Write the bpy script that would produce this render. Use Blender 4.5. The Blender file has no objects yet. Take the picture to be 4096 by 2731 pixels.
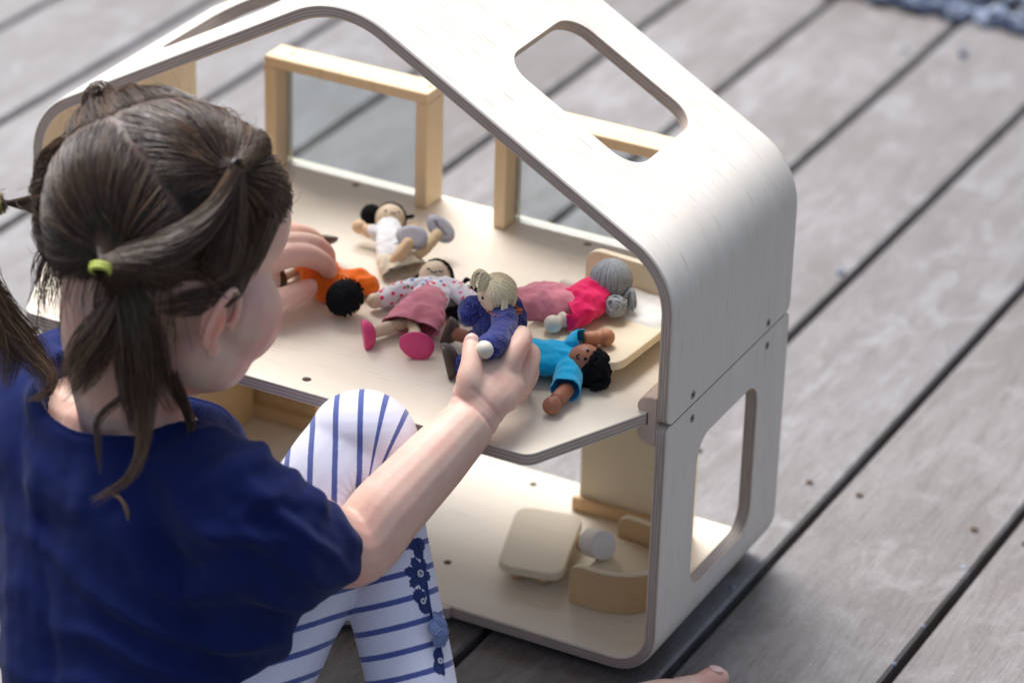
import bpy, bmesh, math, random
import numpy as np
from mathutils import Vector, Matrix, noise
from mathutils.bvhtree import BVHTree
random.seed(7); rng = np.random.default_rng(7)
C = bpy.context.scene.collection
SC = bpy.context.scene

# ------------------------------------------------------------------ camera
cam_d = bpy.data.cameras.new('camera'); cam = bpy.data.objects.new('camera', cam_d); C.objects.link(cam)
SC.camera = cam
CR = Vector((0.8832, 0.4683, 0.0264)); CU = Vector((-0.2391, 0.4012, 0.8842)); CF = Vector((-0.4035, 0.7873, -0.4663))
CAM = Vector((0.9336, -2.0942, 1.5231))
cam.matrix_world = Matrix(((CR.x, CU.x, -CF.x, CAM.x), (CR.y, CU.y, -CF.y, CAM.y), (CR.z, CU.z, -CF.z, CAM.z), (0, 0, 0, 1)))
cam_d.sensor_width = 36; cam_d.lens = 117.41; cam_d.clip_start = .05; cam_d.clip_end = 300
cam_d.dof.use_dof = True; cam_d.dof.focus_distance = 2.61; cam_d.dof.aperture_fstop = 4.2

# ------------------------------------------------------------------ daylight
SUN_EL, SUN_AZ = math.radians(58), math.radians(-52)     # azimuth from +Y towards +X
wd = bpy.data.worlds.new('World'); SC.world = wd; wd.use_nodes = True
nt = wd.node_tree; bg = nt.nodes['Background']
sky = nt.nodes.new('ShaderNodeTexSky'); sky.sky_type = 'NISHITA'; sky.sun_disc = False
sky.sun_elevation = SUN_EL; sky.sun_rotation = SUN_AZ
sky.air_density = 1.0; sky.dust_density = 4.0; sky.ozone_density = 1.0
hs = nt.nodes.new('ShaderNodeHueSaturation'); hs.inputs['Saturation'].default_value = .75; nt.links.new(sky.outputs[0], hs.inputs['Color']); nt.links.new(hs.outputs[0], bg.inputs[0]); bg.inputs[1].default_value = .082
sl = bpy.data.lights.new('sun', 'SUN'); sl.energy = 2.5; sl.angle = math.radians(42); sl.color = (.96, .975, 1)
so = bpy.data.objects.new('sun', sl); C.objects.link(so)
sd = Vector((math.sin(SUN_AZ)*math.cos(SUN_EL), math.cos(SUN_AZ)*math.cos(SUN_EL), math.sin(SUN_EL)))
so.rotation_euler = (-sd).to_track_quat('-Z', 'Y').to_euler(); so.location = (-1, 1, 3)
SC.view_settings.view_transform = 'Standard'; SC.view_settings.look = 'None'
SC.view_settings.exposure = 1.08; SC.view_settings.gamma = 1; SC.view_settings.use_curve_mapping = False

# ------------------------------------------------------------------ helpers
UP = Vector((0, 0, 1))

def link(name, me, mat=None, parent=None, loc=None, kind=None):
    o = bpy.data.objects.new(name, me); C.objects.link(o)
    if mat is not None:
        if len(me.materials): me.materials.clear()
        for m in (mat if isinstance(mat, (list, tuple)) else [mat]): me.materials.append(m)
    if parent is not None: o.parent = parent
    if loc is not None: o.location = loc
    if kind: o['kind'] = kind
    return o

def empty(name, loc, label=None, cat=None, group=None, rotz=0):
    o = bpy.data.objects.new(name, None); C.objects.link(o); o.location = loc; o.rotation_euler = (0, 0, rotz)
    o.empty_display_size = .02
    return tag(o, label, cat, group)

def tag(o, label=None, cat=None, group=None, kind=None):
    if label: o['label'] = label
    if cat: o['category'] = cat
    if group: o['group'] = group
    if kind: o['kind'] = kind
    return o

def base(par):
    """world offset of a parent chain (only translations are used for built-in-place things)"""
    v = Vector((0, 0, 0))
    while par is not None: v += par.location; par = par.parent
    return v

def meshdata(verts, faces, smooth=True, uv=None, mi=None):
    me = bpy.data.meshes.new('m'); me.from_pydata([tuple(v) for v in verts], [], faces); me.update()
    if smooth: me.polygons.foreach_set('use_smooth', [True]*len(me.polygons))
    if uv is not None:
        l = me.uv_layers.new(name='UVMap'); idx = np.zeros(len(me.loops), np.int32); me.loops.foreach_get('vertex_index', idx)
        l.data.foreach_set('uv', np.asarray(uv, np.float32)[idx].ravel())
    if mi is not None: me.polygons.foreach_set('material_index', mi)
    return me

def put(name, verts, faces, mat, parent=None, smooth=True, uv=None, mi=None, kind=None):
    """verts in world space; stored relative to the parent's base"""
    b = base(parent)
    vs = [tuple(Vector(v) - b) for v in verts]
    return link(name, meshdata(vs, faces, smooth, uv, mi), mat, parent, None, kind)

def evaluated(o):
    dg = bpy.context.evaluated_depsgraph_get(); dg.update()
    me = bpy.data.meshes.new_from_object(o.evaluated_get(dg), depsgraph=dg)
    bpy.data.objects.remove(o, do_unlink=True)
    return me

class G:
    """growing mesh"""
    def __init__(s): s.v = []; s.f = []; s.uv = []; s.mi = []
    def grid(s, rows, uvs, mi=0, close=False):
        b = len(s.v); n = len(rows[0])
        for r, u in zip(rows, uvs): s.v += [tuple(p) for p in r]; s.uv += list(u)
        for i in range(len(rows)-1):
            for j in range(n if close else n-1):
                k = (j+1) % n
                s.f.append((b+i*n+j, b+i*n+k, b+(i+1)*n+k, b+(i+1)*n+j)); s.mi.append(mi)
    def add(s, v, f, uv=None, mi=0):
        b = len(s.v); s.v += [tuple(p) for p in v]; s.uv += list(uv) if uv else [(p[0], p[1]) for p in v]
        for q in f: s.f.append(tuple(b+i for i in q)); s.mi.append(mi)
    def build(s, name, mat, parent=None, smooth=True, kind=None):
        o = put(name, s.v, s.f, mat, parent, smooth, s.uv, s.mi, kind)
        return o

def frames(pts, up=None):
    pts = [Vector(p) for p in pts]; n = len(pts); T = []
    for i in range(n):
        t = (pts[min(i+1, n-1)] - pts[max(i-1, 0)]); T.append(t.normalized())
    u = Vector(up) if up is not None else (Vector((0, 0, 1)) if abs(T[0].z) < .9 else Vector((1, 0, 0)))
    out = []
    for t in T:
        u = (u - t*u.dot(t))
        if u.length < 1e-6: u = t.orthogonal()
        u.normalize(); out.append((t, u.copy(), t.cross(u)))
    return pts, out

def spline(pts, rad, k=6):
    """Catmull-Rom resample of a path and its radii"""
    P = [np.array(p, float) for p in pts]; R = [np.atleast_1d(np.array(r, float)) for r in rad]
    n = len(P); op = []; orr = []
    for i in range(n-1):
        p0, p1, p2, p3 = P[max(i-1, 0)], P[i], P[i+1], P[min(i+2, n-1)]
        for j in range(k):
            t = j/k
            op.append(.5*((2*p1)+(-p0+p2)*t+(2*p0-5*p1+4*p2-p3)*t*t+(-p0+3*p1-3*p2+p3)*t**3))
            orr.append(R[i]*(1-t)+R[i+1]*t)
    op.append(P[-1]); orr.append(R[-1]); return op, orr

def tube(g, pts, rad, seg=14, up=None, cap=True, mi=0, k=6, spl=True):
    """closed, round-ended tube; rad is a number or (a, b) per point: a along 'up', b across"""
    if not isinstance(rad, (list, tuple)): rad = [rad]*len(pts)
    if spl and len(pts) > 2: pts, rad = spline(pts, rad, k)
    rad = [tuple(np.atleast_1d(r)) for r in rad]; rad = [(r[0], r[-1]) for r in rad]
    pts, fr = frames(pts, up)
    P = []; 
    if cap:
        for a in (80, 55, 30):
            c, s_ = math.cos(math.radians(a)), math.sin(math.radians(a)); t, u, w = fr[0]
            P.append((pts[0]-t*min(rad[0])*s_, fr[0], (rad[0][0]*c, rad[0][1]*c)))
    for p, f_, r in zip(pts, fr, rad): P.append((p, f_, r))
    if cap:
        for a in (30, 55, 80):
            c, s_ = math.cos(math.radians(a)), math.sin(math.radians(a)); t, u, w = fr[-1]
            P.append((pts[-1]+t*min(rad[-1])*s_, fr[-1], (rad[-1][0]*c, rad[-1][1]*c)))
    rows = []; uvs = []; L = 0; last = P[0][0]
    for p, (t, u, w), (a, b) in P:
        L += (p-last).length; last = p
        rows.append([p+u*(a*math.cos(2*math.pi*j/seg))+w*(b*math.sin(2*math.pi*j/seg)) for j in range(seg)])
        uvs.append([(L, j/seg) for j in range(seg)])
    b0 = len(g.v); g.grid(rows, uvs, mi, True)
    g.f.append(tuple(b0+j for j in reversed(range(seg)))); g.mi.append(mi)
    g.f.append(tuple(b0+(len(rows)-1)*seg+j for j in range(seg))); g.mi.append(mi)

def ell(g, c, ax, r, nu=16, nv=10, mi=0):
    """ellipsoid; ax = three unit axes, r = three radii (poles on the third axis)"""
    c = Vector(c); A = [Vector(a) for a in ax]; b = len(g.v)
    rows = []; uvs = []
    for i in range(1, nv):
        th = math.pi*i/nv
        rows.append([c+A[0]*(r[0]*math.sin(th)*math.cos(2*math.pi*j/nu))+A[1]*(r[1]*math.sin(th)*math.sin(2*math.pi*j/nu))+A[2]*(r[2]*math.cos(th)) for j in range(nu)])
        uvs.append([(j/nu, i/nv) for j in range(nu)])
    g.grid(rows, uvs, mi, True); n = len(g.v)
    g.v += [tuple(c+A[2]*r[2]), tuple(c-A[2]*r[2])]; g.uv += [(0, 0), (0, 1)]
    for j in range(nu):
        k = (j+1) % nu
        g.f.append((n, b+k, b+j)); g.mi.append(mi)
        q = b+(nv-2)*nu; g.f.append((n+1, q+j, q+k)); g.mi.append(mi)
XYZ = (Vector((1, 0, 0)), Vector((0, 1, 0)), Vector((0, 0, 1)))
def ball(g, c, r, mi=0, nu=16, nv=10): ell(g, c, XYZ, (r, r, r), nu, nv, mi)

def remesh(g, voxel, smooth=4, fac=.5):
    me = meshdata(g.v, g.f, True); o = bpy.data.objects.new('tmp', me); C.objects.link(o)
    m = o.modifiers.new('r', 'REMESH'); m.mode = 'VOXEL'; m.voxel_size = voxel; m.use_smooth_shade = True
    if smooth:
        s = o.modifiers.new('s', 'SMOOTH'); s.iterations = smooth; s.factor = fac
    return evaluated(o)

def verts_of(me):
    a = np.zeros(len(me.vertices)*3, np.float32); me.vertices.foreach_get('co', a); return a.reshape(-1, 3).astype(float)
def normals_of(me):
    a = np.zeros(len(me.vertices)*3, np.float32); me.vertices.foreach_get('normal', a); return a.reshape(-1, 3).astype(float)
def set_verts(me, a): me.vertices.foreach_set('co', a.astype(np.float32).ravel()); me.update()
def shift(me, off):
    set_verts(me, verts_of(me)-np.array(off))
def fattr(me, name, arr):
    a = me.attributes.new(name, 'FLOAT', 'POINT'); a.data.foreach_set('value', np.asarray(arr, np.float32))
def cattr(me, name, arr):
    a = me.attributes.new(name, 'FLOAT_COLOR', 'POINT'); d = np.ones((len(arr), 4), np.float32); d[:, :3] = arr
    a.data.foreach_set('color', d.ravel())
def nz(P, sc, seed=0.):
    o = Vector((seed*7.13, seed*3.7, -seed*5.1))
    return np.array([noise.noise(Vector(p)*sc+o) for p in P])
def delete_verts(me, mask):
    bm = bmesh.new(); bm.from_mesh(me); bm.verts.ensure_lookup_table()
    bmesh.ops.delete(bm, geom=[bm.verts[i] for i in np.nonzero(mask)[0]], context='VERTS'); bm.to_mesh(me); bm.free(); me.update()
def solid(me, th, off=-1):
    o = bpy.data.objects.new('tmp', me); C.objects.link(o); m = o.modifiers.new('s', 'SOLIDIFY'); m.thickness = th; m.offset = off
    return evaluated(o)
def smin_d(P, A, B):
    """distance and parameter of points P to segment AB"""
    A = np.array(A); B = np.array(B); d = B-A; t = np.clip(((P-A)@d)/(d@d), 0, 1); q = A+t[:, None]*d
    return np.linalg.norm(P-q, axis=1), t

# ------------------------------------------------------------------ materials
def mat(name, col, rough=.5, spec=.5, **kw):
    m = bpy.data.materials.new(name); m.use_nodes = True; b = m.node_tree.nodes['Principled BSDF']
    b.inputs['Base Color'].default_value = (*col, 1); b.inputs['Roughness'].default_value = rough
    b.inputs['Specular IOR Level'].default_value = spec
    for k_, v_ in kw.items(): b.inputs[k_.replace('_', ' ')].default_value = v_
    return m
class N:
    def __init__(s, m): s.t = m.node_tree; s.b = s.t.nodes['Principled BSDF']
    def n(s, ty, **kw):
        x = s.t.nodes.new('ShaderNode'+ty)
        for k_, v_ in kw.items():
            if hasattr(x, k_): setattr(x, k_, v_)
            else: x.inputs[k_.replace('_', ' ')].default_value = v_
        return x
    def l(s, a, b): s.t.links.new(a, b); return s
    def coords(s, which, scale, rot=(0, 0, 0)):
        tc = s.n('TexCoord'); mp = s.n('Mapping'); s.l(tc.outputs[which], mp.inputs['Vector'])
        mp.inputs['Scale'].default_value = scale; mp.inputs['Rotation'].default_value = rot; return mp.outputs[0]
    def noise(s, vec, scale=5, detail=4, rough=.5, dist=0):
        x = s.n('TexNoise'); s.l(vec, x.inputs['Vector']); x.inputs['Scale'].default_value = scale
        x.inputs['Detail'].default_value = detail; x.inputs['Roughness'].default_value = rough; x.inputs['Distortion'].default_value = dist
        return x.outputs['Fac']
    def ramp(s, fac, stops, interp='LINEAR'):
        r = s.n('ValToRGB'); s.l(fac, r.inputs[0]); e = r.color_ramp.elements; r.color_ramp.interpolation = interp
        while len(e) < len(stops): e.new(.5)
        for q, (p, c) in zip(e, stops): q.position = p; q.color = (*c, 1) if len(c) == 3 else c
        return r.outputs[0]
    def mix(s, fac, a, b, mode='MIX'):
        x = s.n('Mix', data_type='RGBA'); x.blend_type = mode
        for sock, val in ((x.inputs[0], fac), (x.inputs[6], a), (x.inputs[7], b)):
            if isinstance(val, (int, float)): sock.default_value = val
            elif isinstance(val, tuple): sock.default_value = (*val, 1)
            else: s.l(val, sock)
        return x.outputs[2]
    def math(s, op, a, b=None):
        x = s.n('Math', operation=op)
        for i, val in enumerate((a, b)):
            if val is None: continue
            if isinstance(val, (int, float)): x.inputs[i].default_value = val
            else: s.l(val, x.inputs[i])
        return x.outputs[0]
    def bump(s, h, strength=.2, dist=.001):
        x = s.n('Bump'); x.inputs['Strength'].default_value = strength; x.inputs['Distance'].default_value = dist
        s.l(h, x.inputs['Height']); s.l(x.outputs[0], s.b.inputs['Normal'])
    def col(s, c): s.l(c, s.b.inputs['Base Color'])
    def attr(s, name): x = s.n('Attribute'); x.attribute_name = name; return x

def wood(name, light, dark, which='UV', scale=(9, 260, 260), rough=.45, pores=.5, coarse=(3, 30, 30), rot=(0, 0, 0)):
    m = mat(name, light, rough, .35); q = N(m)
    v1 = q.coords(which, scale, rot); v2 = q.coords(which, coarse, rot)
    f1 = q.noise(v1, 1, 3, .55); f2 = q.noise(v2, 1, 3, .5, .6)
    c = q.mix(q.ramp(f2, [(.3, (0, 0, 0)), (.7, (1, 1, 1))]), light, tuple(a*.86+b*.14 for a, b in zip(light, dark)))
    p = q.ramp(f1, [(.30, (1, 1, 1)), (.40, (0, 0, 0))])
    c = q.mix(q.math('MULTIPLY', p, pores), c, dark)
    f3 = q.noise(q.coords(which, tuple(x*.32 for x in coarse), rot), 1, 4, .6, 1.2); c = q.mix(q.math('MULTIPLY', q.ramp(f3, [(.42, (0, 0, 0)), (.72, (1, 1, 1))]), .5), c, tuple(a*.80+b*.20 for a, b in zip(light, dark)))
    f4 = q.noise(q.coords(which, tuple(x*1.7 for x in coarse), rot), 1, 2, .5); c = q.mix(q.math('MULTIPLY', q.ramp(f4, [(.70, (0, 0, 0)), (.76, (1, 1, 1))]), .35), c, dark)
    q.col(c); q.bump(f1, .12, .0006); return m
M_ply = wood('whitewashed_birch', (.78, .718, .638), (.46, .34, .25), scale=(26, 420, 420), pores=.62, coarse=(9, 40, 40))
M_floor = wood('birch_floor', (.78, .70, .575), (.55, .41, .27), scale=(24, 460, 460), pores=.5, coarse=(4, 36, 36))
M_plyin = wood('birch_inside', (.78, .66, .47), (.60, .42, .22), pores=.3)
M_pine = wood('pine', (.79, .62, .40), (.60, .41, .21), 'Object', (120, 120, 5), pores=.35, coarse=(30, 30, 2))
M_maple = wood('maple', (.68, .46, .25), (.48, .29, .13), 'Object', (14, 14, 160), pores=.3, coarse=(6, 6, 40))
M_pale = wood('pale_wood', (.78, .68, .50), (.60, .47, .28), 'Object', (6, 200, 200), pores=.3, coarse=(4, 26, 26))
M_block = wood('beech', (.62, .47, .38), (.42, .28, .2), 'Object', (200, 8, 200), pores=.4, coarse=(40, 3, 40))
M_edge = mat('ply_edge', (.6, .5, .4), .6, .3); q = N(M_edge)
tc = q.n('TexCoord'); sp = q.n('SeparateXYZ'); q.l(tc.outputs['UV'], sp.inputs[0])
bands = q.ramp(q.math('DIVIDE', sp.outputs[1], .011), [(0, (.60, .51, .42)), (.14, (.36, .28, .235)), (.30, (.57, .49, .41)), (.45, (.34, .265, .225)), (.56, (.56, .48, .40)), (.72, (.37, .29, .245)), (.87, (.60, .52, .43))], 'CONSTANT')
fn = q.noise(q.coords('UV', (40, 900, 1)), 1, 3); fw = q.noise(q.coords('UV', (25, 120, 1)), 1, 2)
c_ = q.mix(q.math('MULTIPLY', fw, .6), bands, (.54, .465, .40))
q.col(q.mix(q.ramp(fn, [(.35, (1, 1, 1)), (.5, (0, 0, 0))]), c_, q.mix(.3, c_, (.2, .13, .09)))); q.bump(fn, .3, .0006)
M_honey = wood('honey_wood', (.68, .45, .23), (.50, .31, .13), 'Object', (100, 100, 6), pores=.3, coarse=(24, 24, 3))
M_screw = mat('screw_steel', (.35, .34, .33), .35, .5, Metallic=.9)
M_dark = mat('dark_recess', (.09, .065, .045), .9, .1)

# ------------------------------------------------------------------ deck
def deck_material():
    m = mat('weathered_deck', (.4, .4, .42), .5, .75); q = N(m)
    oi = q.n('ObjectInfo')
    tcn = q.n('TexCoord'); ad = q.n('VectorMath', operation='ADD'); q.l(tcn.outputs['Object'], ad.inputs[0])
    cb = q.n('CombineXYZ'); q.l(q.math('MULTIPLY', oi.outputs['Random'], 37.), cb.inputs[0]); q.l(q.math('MULTIPLY', oi.outputs['Random'], 91.), cb.inputs[1]); q.l(cb.outputs[0], ad.inputs[1])
    def mp(sc):
        x = q.n('Mapping'); q.l(ad.outputs[0], x.inputs['Vector']); x.inputs['Scale'].default_value = sc; return x.outputs[0]
    fine = q.noise(mp((420, 26, 100)), 1, 5, .6, .3); mid = q.noise(mp((60, 9, 20)), 1, 5, .6, .5); big = q.noise(mp((7, 3, 5)), 1, 4, .6)
    spk = q.noise(mp((260, 160, 100)), 1, 2, .5)
    c = q.mix(q.ramp(big, [(.32, (0, 0, 0)), (.68, (1, 1, 1))]), (.105, .088, .078), (.200, .188, .185))
    c = q.mix(q.math('MULTIPLY', q.ramp(mid, [(.36, (1, 1, 1)), (.56, (0, 0, 0))]), .75), c, (.10, .082, .070))
    c = q.mix(q.math('MULTIPLY', q.ramp(fine, [(.33, (1, 1, 1)), (.47, (0, 0, 0))]), .65), c, (.055, .042, .035))
    pat = q.noise(mp((22, 14, 10)), 1, 5, .7, .8); c = q.mix(q.math('MULTIPLY', q.ramp(pat, [(.52, (0, 0, 0)), (.68, (1, 1, 1))]), .55), c, (.27, .262, .268)); c = q.mix(q.math('MULTIPLY', q.ramp(pat, [(.30, (1, 1, 1)), (.42, (0, 0, 0))]), .5), c, (.085, .068, .058))
    c = q.mix(q.math('MULTIPLY', q.ramp(spk, [(.6, (0, 0, 0)), (.72, (1, 1, 1))]), .22), c, (.38, .38, .40))
    t = q.ramp(oi.outputs['Random'], [(0, (.78, .74, .72)), (.35, (1.02, 1, .99)), (.7, (.88, .88, .90)), (1, (1.06, 1.07, 1.1))])
    q.col(q.mix(1, c, t, 'MULTIPLY')); q.bump(q.math('ADD', fine, q.math('MULTIPLY', mid, .7)), .45, .0015); return m
M_deck = deck_material()
gs = put('ground', [(-80, -80, -.06), (80, -80, -.06), (80, 80, -.06), (-80, 80, -.06)], [(0, 1, 2, 3)], mat('damp_soil', (.03, .028, .018), .95, .1), smooth=False)
tag(gs, kind='structure')
deck = empty('deck', (0, 0, 0)); tag(deck, kind='structure')
PITCH, GAPW, DTH = .1602, .0078, .028
def plank(x0, y0, y1, rot):
    w = PITCH-GAPW; c = .0025; g = G(); ys = [y0, y0+.004]+list(np.linspace(y0+.1, y1-.1, 10))+[y1-.004, y1]
    prof = [(0, -DTH), (0, -c), (c, 0), (.04, .0006), (w/2, .001), (w-.04, .0006), (w-c, 0), (w, -c), (w, -DTH)]
    rows = []
    for i, y in enumerate(ys):
        sh = .0025 if i in (0, len(ys)-1) else 0
        rows.append([Vector((x0+px+random.uniform(-.0004, .0004), y, pz-sh*(pz > -.01))) for px, pz in prof])
    g.grid(rows, [[(p.x, p.y) for p in r] for r in rows])
    n = len(prof); b = (len(ys)-1)*n
    g.f.append(tuple(range(n))); g.mi.append(0); g.f.append(tuple(reversed(range(b, b+n)))); g.mi.append(0)
    R = Matrix.Rotation(rot, 4, 'Z'); g.v = [tuple(R @ Vector(v)) for v in g.v]
    return g.build('plank', M_deck, deck, smooth=False)
ROT = math.radians(-.55)
def rotd(x, y):
    return (x*math.cos(ROT)-y*math.sin(ROT), x*math.sin(ROT)+y*math.cos(ROT))
for k in range(-9, 5):
    plank(.0005+k*PITCH+GAPW/2, -1.3, 1.490+random.uniform(-.004, .004), ROT)
    for yy in (.374, -.126):
        for dx in (.022, PITCH-.026):
            if k > 2: continue
            hx, hy = rotd(.0005+k*PITCH+dx, yy+random.uniform(-.004, .004)); g = G()
            ring = [(hx+.0036*math.cos(a*math.pi/6), hy+.0036*math.sin(a*math.pi/6), .0016) for a in range(12)]
            low = [(hx+.0030*math.cos(a*math.pi/6), hy+.0030*math.sin(a*math.pi/6), .0013) for a in range(12)]
            g.add(ring+low, [(a, (a+1) % 12, 12+(a+1) % 12, 12+a) for a in range(12)]+[tuple(12+a for a in range(12))])
            g.build('screw_head', M_dark, deck)
# gravel bed past the end of the boards
M_grav = mat('blue_grey_gravel', (.30, .35, .44), .8, .3); q = N(M_grav)
oa = q.attr('tint'); q.col(q.ramp(oa.outputs['Fac'], [(0, (.07, .09, .14)), (.5, (.16, .195, .27)), (1, (.30, .34, .42))]))
ico = bmesh.new(); bmesh.ops.create_icosphere(ico, subdivisions=1, radius=1); IV = np.array([v.co[:] for v in ico.verts]); IF = [tuple(v.index for v in f.verts) for f in ico.faces]; ico.free()
vs, fs, tint = [], [], []
for i in range(2600):
    x = random.uniform(-1.5, .7); y = random.uniform(1.505, 2.3); z = -.02+random.uniform(-.01, .022)
    if i < 260: x = random.uniform(-.55, .2); y = 1.483+abs(random.gauss(0, .02)); z = .006
    r = random.uniform(.008, .017); R = np.array(Matrix.Rotation(random.uniform(0, 6), 3, (random.random(), random.random(), 1)))
    P = (IV*np.array([1, random.uniform(.6, 1), random.uniform(.5, .8)])*r*(1+.18*rng.normal(size=(12, 1))))@R+np.array([x, y, z])
    b = len(vs); vs += P.tolist(); fs += [tuple(b+j for j in f) for f in IF]; tint += [random.random()]*12
gm = meshdata(vs, fs, False); fattr(gm, 'tint', tint); tag(link('gravel', gm, M_grav), kind='stuff')
# stray pebbles caught in the joints between the boards and one on the boards
peb0 = meshdata((IV*np.array([1, .8, .65])*.006*(1+.12*rng.normal(size=(12, 1)))).tolist(), IF, True); peb0.materials.append(mat('pale_pebble', (.21, .235, .30), .7, .3))
def pebble(x, y, z, s, label):
    o = bpy.data.objects.new('pebble', peb0); C.objects.link(o); o.location = (x, y, z); o.scale = (s,)*3; o.rotation_euler = (0, 0, random.uniform(0, 6))
    tag(o, label, 'pebble', 'stray pebbles on the decking')
for a, s, lab in (
    ((-0.1655,0.7821,0.0000), 1.2, 'pale pebble wedged in the board joint right of the roof wall'),
    ((0.1525,0.3072,-0.0030), 1.1, 'grey pebble in the joint at the lower right of the deck'),
    ((0.1557,0.2019,-0.0030), .8, 'small grey pebble low in the lowest right joint'),
    ((0.1560,0.1348,-0.0030), .8, 'small dark pebble at the bottom end of the lowest right joint'),
    ((-0.0088,0.1745,-0.0020), 1.0, 'dim pebble in the joint beside the shaded foot of the dollhouse'),
    ((-0.2648,1.3855,0.0040), 1.3, 'pale blue pebble lying loose on a far board near the gravel'),
    ((-0.0049,0.6876,-0.0020), .8, 'small pebble in the joint at the right picture edge'),
    ((-0.3284,1.3637,0.0000), .9, 'far pebble in the joint below the gravel')):
    pebble(a[0], a[1], a[2], s, lab)

# ------------------------------------------------------------------ dollhouse
T = .0110; DEP = .2386; SEAM = .243
house = empty('dollhouse', (-.3, .11, 0), 'pale plywood dollhouse with an open front and bent rounded roof on the deck', 'dollhouse')
SLOPE = math.atan(.5652)
def stations(segs):
    """segs: ('L', p, q, n) or ('A', centre, r, a0, a1, n); returns runs of (point, normal, s)"""
    runs = []; s = 0
    for sg in segs:
        run = []
        if sg[0] == 'L':
            p, q_ = Vector((sg[1][0], 0, sg[1][1])), Vector((sg[2][0], 0, sg[2][1])); d = (q_-p); L = d.length; d.normalize(); nn = Vector((-d.z, 0, d.x))*sg[3]
            for t in sg[4]: run.append((p+d*(t*L), nn, s+t*L))
        else:
            _, c, r, a0, a1, n, sgn = sg; L = abs(a1-a0)*r
            for i in range(n+1):
                a = a0+(a1-a0)*i/n; nn = Vector((math.cos(a), 0, math.sin(a)))
                run.append((Vector((c[0], 0, c[1]))+nn*r, nn, s+L*i/n))
        runs.append(run); s += L
    return runs
def shell(name, runs, holes, r_end, parent, inside):
    g = G(); ch = .0011; s_end = runs[-1][-1][2]
    def yr(s):
        d = min(s, s_end-s)
        if d < r_end:
            e = r_end-math.sqrt(max(r_end**2-(r_end-d)**2, 0)); return e, DEP-e
        return 0., DEP
    for ri, run in enumerate(runs):
        P = []
        for p, n, s in run:
            y0, y1 = yr(s); P.append((p, n, s, y0, y1))
        if ri not in holes:
            for inner in (0, 1):
                rows = [[Vector((p.x, y, p.z))-n*(T*inner) for y in (a+ch, b-ch)] for p, n, s, a, b in P]
                uv = [[(s, y) for y in (a, b)] for p, n, s, a, b in P]
                g.grid(rows, uv, 2*inner)
        else:
            u0, u1, v0, v1, hr = holes[ri]; s0, s1 = P[0][2], P[-1][2]; p0, n = P[0][0], P[0][1]; d = (P[-1][0]-p0).normalized()
            cu, cv = (u0+u1)/2, (v0+v1)/2; loop = []
            for (x, y, a0) in ((u1-hr, v1-hr, 0), (u0+hr, v1-hr, 90), (u0+hr, v0+hr, 180), (u1-hr, v0+hr, 270)):
                for i in range(9):
                    a = math.radians(a0+90*i/8); loop.append((x+hr*math.cos(a), y+hr*math.sin(a)))
            L1 = s1-s0; corners = [(L1, DEP-ch), (0, DEP-ch), (0, ch), (L1, ch)]
            outer = []
            for (x, y) in loop:
                dx, dy = x-cu, y-cv
                t = min((((L1-cu)/dx) if dx > 0 else ((0-cu)/dx)) if abs(dx) > 1e-9 else 1e9, (((DEP-ch-cv)/dy) if dy > 0 else ((ch-cv)/dy)) if abs(dy) > 1e-9 else 1e9)
                outer.append((cu+dx*t, cv+dy*t))
            for k_, c_ in enumerate(corners):     # snap the nearest ray end of every corner quadrant onto the corner
                i = min(range(9*k_, 9*k_+9), key=lambda j: (outer[j][0]-c_[0])**2+(outer[j][1]-c_[1])**2); outer[i] = c_
            def at(u, v, inner): return Vector((p0.x+d.x*u, v, p0.z+d.z*u))-n*(T*inner)
            for inner in (0, 1):
                rows = [[at(*q_, inner) for q_ in lp] for lp in (loop, outer)]
                g.grid(rows, [[(s0+q_[0], q_[1]) for q_ in lp] for lp in (loop, outer)], 2*inner, True)
            per = 0; lp = loop+[loop[0]]; rows = []; uv = []
            for i, q_ in enumerate(lp):
                if i: per += math.dist(q_, lp[i-1])
                rows.append([at(*q_, 0), at(*q_, 1)]); uv.append([(per, 0), (per, T)])
            g.grid(rows, uv, 1)
        for side in (0, 1):
            Y = [(a, 1) if side == 0 else (b, -1) for p, n, s, a, b in P]
            rows = [[Vector((p.x, y+sg*ch, p.z)), Vector((p.x, y, p.z))-n*ch] for (p, n, s, a, b), (y, sg) in zip(P, Y)]
            g.grid(rows, [[(s, y), (s, y+.001)] for (p, n, s, a, b), (y, sg) in zip(P, Y)], 0)
            rows = [[Vector((p.x, y, p.z))-n*ch, Vector((p.x, y, p.z))-n*(T/2), Vector((p.x, y, p.z))-n*(T-ch)] for (p, n, s, a, b), (y, sg) in zip(P, Y)]
            g.grid(rows, [[(s, .0), (s, T/2), (s, T)] for (p, n, s, a, b) in P], 1)
            rows = [[Vector((p.x, y, p.z))-n*(T-ch), Vector((p.x, y+sg*ch, p.z))-n*T] for (p, n, s, a, b), (y, sg) in zip(P, Y)]
            g.grid(rows, [[(s, y), (s, y+.001)] for (p, n, s, a, b), (y, sg) in zip(P, Y)], 2)
    for run in (runs[0], runs[-1]):
        p, n, s = run[0] if run is runs[0] else run[-1]; y0, y1 = yr(s)
        g.grid([[Vector((p.x, y0, p.z)), Vector((p.x, y1, p.z))], [Vector((p.x, y0, p.z))-n*T, Vector((p.x, y1, p.z))-n*T]], [[(y0, 0), (y1, 0)], [(y0, T), (y1, T)]], 1)
    return g.build(name, [M_ply, M_edge, inside], parent)
END = [0, .04, .12, .25, .45, .7, 1]; END2 = [1-e for e in reversed(END)]
RE, RR, ZC = .068, .084, .3773; tl = RE*math.tan((math.pi/2-SLOPE)/2)
apex = ZC+.3*math.tan(SLOPE); cs, sn = math.cos(SLOPE), math.sin(SLOPE); tr = RR*math.tan(SLOPE)
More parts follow.
